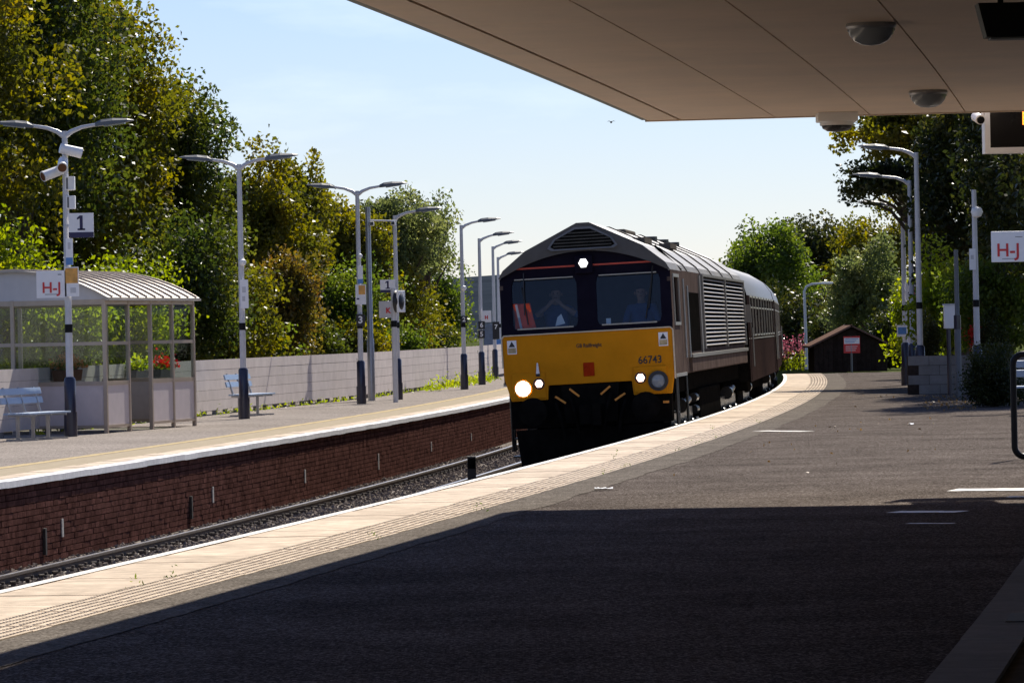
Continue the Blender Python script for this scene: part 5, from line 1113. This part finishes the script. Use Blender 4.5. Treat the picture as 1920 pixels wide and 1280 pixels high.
# --- two people in the cab
def person(label, base, R, raised):
    V, E, Rd, T = [], [], [], []
    def v(p, r, parent=None, tg='shirt'):
        V.append(p); Rd.append(r); T.append((Vector(p), tg)); i = len(V) - 1
        if parent is not None: E.append((parent, i))
        return i
    pel = v((0, 0, 0.12), 0.16, tg='shirt'); be = v((0, 0, 0.30), 0.15, pel); ch = v((0, -0.01, 0.48), 0.165, be); nk0 = v((0, -0.01, 0.60), 0.09, ch); nk = v((0, -0.02, 0.66), 0.055, nk0, 'skin')
    h1 = v((0, -0.045, 0.73), 0.075, nk, 'skin'); h2 = v((0, -0.04, 0.80), 0.09, h1, 'skin'); h3 = v((0, -0.02, 0.87), 0.08, h2, 'hair')
    for s_ in (-1, 1):
        shd = v((s_ * 0.19, 0, 0.55), 0.075, ch)
        if raised: el, wr, hd = (s_ * 0.34, -0.22, 0.44), (s_ * 0.12, -0.30, 0.60), (s_ * 0.06, -0.28, 0.66)
        else: el, wr, hd = (s_ * 0.27, -0.10, 0.30), (s_ * 0.20, -0.34, 0.30), (s_ * 0.18, -0.42, 0.31)
        e_ = v(el, 0.052, shd); fo = v(tuple((Vector(el) * 0.6 + Vector(wr) * 0.4)), 0.046, e_, 'skin'); w_ = v(wr, 0.03, fo, 'skin'); pl = v(hd, 0.036, w_, 'skin')
        dv = (Vector(hd) - Vector(wr)).normalized(); sv = Vector((s_, 0, 0))
        for k, (o_, l) in enumerate(((-0.03, .06), (-0.012, .075), (0.008, .08), (0.026, .07), (0.04, .055))):
            a = Vector(hd) + dv * 0.03 + sv * o_; f1 = v(tuple(a), 0.010, pl, 'skin'); f2 = v(tuple(a + dv * l * 0.5), 0.009, f1, 'skin'); v(tuple(a + dv * l * 0.85 + Vector((0, 0.012, -0.02))), 0.008, f2, 'skin')
        kn = v((s_ * 0.11, -0.22, 0.10), 0.085, pel, 'hair'); k2 = v((s_ * 0.12, -0.45, 0.10), 0.07, kn, 'hair'); ft = v((s_ * 0.12, -0.46, -0.28), 0.05, k2, 'hair'); v((s_ * 0.12, -0.56, -0.34), 0.04, ft, 'hair')
    me = bpy.data.meshes.new('body'); me.from_pydata(V, E, []); t = thing('person', label, 'person', base, R, 'people in the locomotive cab'); o = obj('body', me, None)
    sk = o.modifiers.new('skin', 'SKIN'); lay = me.skin_vertices[0] if me.skin_vertices else None
    if lay is None:
        import bmesh as _b
        bm = _b.new(); bm.from_mesh(me); bm.verts.layers.skin.verify(); bm.to_mesh(me); bm.free(); lay = me.skin_vertices[0]
    for i, r_ in enumerate(Rd): lay.data[i].radius = (r_ * (1.15 if T[i][1] == 'shirt' and r_ > 0.1 else 1), r_ * (0.75 if r_ > 0.14 else 1)); lay.data[i].use_root = (i == 0)
    o.modifiers.new('smooth', 'SUBSURF').levels = 1
    dg = bpy.context.evaluated_depsgraph_get(); me2 = bpy.data.meshes.new_from_object(o.evaluated_get(dg)); bpy.data.objects.remove(o); me2.name = 'body'
    me2.materials.clear(); names = ['shirt', 'skin', 'hair']
    for n_ in names: me2.materials.append(MT[n_])
    for p_ in me2.polygons:
        p_.use_smooth = True; p_.material_index = names.index(min(T, key=lambda q: (q[0] - p_.center).length)[1])
    obj('body', me2, t)
    f = MB(); f.box((0, -0.14, 0.775), (0.022, 0.04, 0.045)); f.build('nose', 'skin', t, bevel=0.006)
    for s_ in (-1, 1): MB().lathe([(0.001, 0.01), (0.012, 0.0), (0.001, -0.01)], 8, Matrix.Translation((s_ * 0.032, -0.122, 0.80))).build('eye', 'hair', t)
    MB().bx(-0.025, 0.025, -0.125, -0.115, 0.728, 0.735).build('mouth', 'planter_brown', t)
    for s_ in (-1, 1): MB().lathe([(0.001, 0.03), (0.018, 0.0), (0.001, -0.03)], 8, Matrix.Translation((s_ * 0.092, -0.03, 0.78))).build('ear', 'skin', t)
    return t
def seat(base, R):
    t = thing('cab_seat', 'dark high-backed seat behind the windscreen holding ' + ('the driver with raised arms' if base.x < 1.2 else 'the second crew member'), 'seat', base, R, 'cab seats')
    MB().box((0, 0.0, 0.0), (0.48, 0.46, 0.1)).build('cushion', 'cab_dark', t, bevel=0.03); MB().box((0, 0.26, 0.35), (0.46, 0.1, 0.62), Matrix.Rotation(rad(-8), 3, 'X')).build('backrest', 'cab_dark', t, bevel=0.03); MB().bx(-0.07, 0.07, -0.07, 0.07, -0.44, -0.05).build('pedestal', 'cab_dark', t)
seat(world_pt(-0.55, 1.15, 2.0), LR); seat(world_pt(0.78, 1.15, 2.0), LR)
person('person in blue shirt with both hands raised to the face behind the windscreen', world_pt(-0.55, 1.15, 2.07), LR, True)
person('person in blue shirt sitting with lowered arms behind the windscreen', world_pt(0.78, 1.15, 2.02), LR, False)
# --- coaches
def coach(y0, label):
    A, R, y1 = rail_frame(y0, 20.0); t = thing('passenger_coach', label, 'coach', A, R, 'maroon coaches behind the locomotive'); hw = 1.34
    prof = [(-hw, 1.10), (-hw, 2.86), (-hw + 0.05, 3.05), (-1.12, 3.30), (-0.78, 3.52), (-0.4, 3.66), (0, 3.70), (0.4, 3.66), (0.78, 3.52), (1.12, 3.30), (hw - 0.05, 3.05), (hw, 2.86), (hw, 1.10)]
    m = MB(); rp = prof[1:-1]; k = len(rp)
    for yy in (0.0, 20.0):
        for p_ in rp: m.v.append((p_[0], yy, p_[1]))
    for i in range(k - 1): m.f.append((i, i + 1, i + 1 + k, i + k))
    ro = m.build('roof', 'coach_roof', t, smooth=True)
    for s_ in (-1, 1):
        x0, x1 = sorted((s_ * hw, s_ * (hw - 0.06))); m = MB(); wy = [1.6 + 2.05 * q for q in range(9)]
        m.bx(x0, x1, 0, 20, 1.10, 2.06); m.bx(x0, x1, 0, 20, 2.82, 2.86); last = 0
        for q in wy: m.bx(x0, x1, last, q, 2.06, 2.82); last = q + 1.45
        m.bx(x0, x1, last, 20, 2.06, 2.82); sd_ = m.build('body_side', 'coach_maroon', t)
        for q in wy:
            g_ = MB().bx(s_ * (hw - 0.03) - 0.004, s_ * (hw - 0.03) + 0.004, q, q + 1.45, 2.06, 2.82).build('window', 'dark_glass', sd_)
            f = MB(); xx = s_ * (hw + 0.006)
            for (ya, yb, wa, wb) in ((q - 0.04, q + 1.49, 2.02, 2.06), (q - 0.04, q + 1.49, 2.82, 2.86), (q - 0.04, q, 2.06, 2.82), (q + 1.45, q + 1.49, 2.06, 2.82), (q, q + 1.45, 2.60, 2.63)): f.bx(xx - 0.008, xx + 0.008, ya, yb, wa, wb)
            f.build('window_frame', 'coach_trim', sd_)
        MB().bx(s_ * hw, s_ * (hw + 0.008), 0, 20, 1.96, 1.985).build('waist_line', 'coach_trim', sd_)
        for q in (0.5, 18.9):
            MB().bx(s_ * (hw - 0.01), s_ * (hw + 0.012), q, q + 0.7, 1.15, 2.84).build('door', 'coach_maroon', sd_, bevel=0.004); MB().tube([(s_ * (hw + 0.04), q + 0.8, 1.4), (s_ * (hw + 0.04), q + 0.8, 2.2)], 0.018, 8).build('handrail', 'coach_trim', sd_)
    for yy in (0.0, 20.0):
        m = MB(); m.prism(prof, yy - 0.02 if yy else 0.0, yy if yy else 0.02); m.build('end_wall', 'under', t)
    MB().bx(-0.55, 0.55, -0.35, 0.0, 1.3, 3.2).build('gangway', 'under', t, bevel=0.04)
    m = MB(); m.bx(-1.25, 1.25, 0.3, 19.7, 0.92, 1.12); m.bx(-1.1, 1.1, 7.0, 9.5, 0.45, 0.92); m.bx(-1.1, 1.1, 11, 13, 0.5, 0.92); m.build('underframe', 'under', t)
    bogie(t, 3.0, (-1.3, 1.3), 0.46); bogie(t, 17.0, (-1.3, 1.3), 0.46)
    for s_ in (-1, 1): MB().tube([(s_ * 0.87, 0.0, 1.06), (s_ * 0.87, -0.45, 1.06)], [0.1, 0.1], 12).build('buffer', 'under', t, smooth=True)
    return y1
yc = coach(LY1 + 1.0, 'dark maroon passenger coach coupled directly to the locomotive'); yc = coach(yc + 0.9, 'dark maroon passenger coach trailing second round the curve')
coach(yc + 0.9, 'dark maroon passenger coach trailing third round the curve')
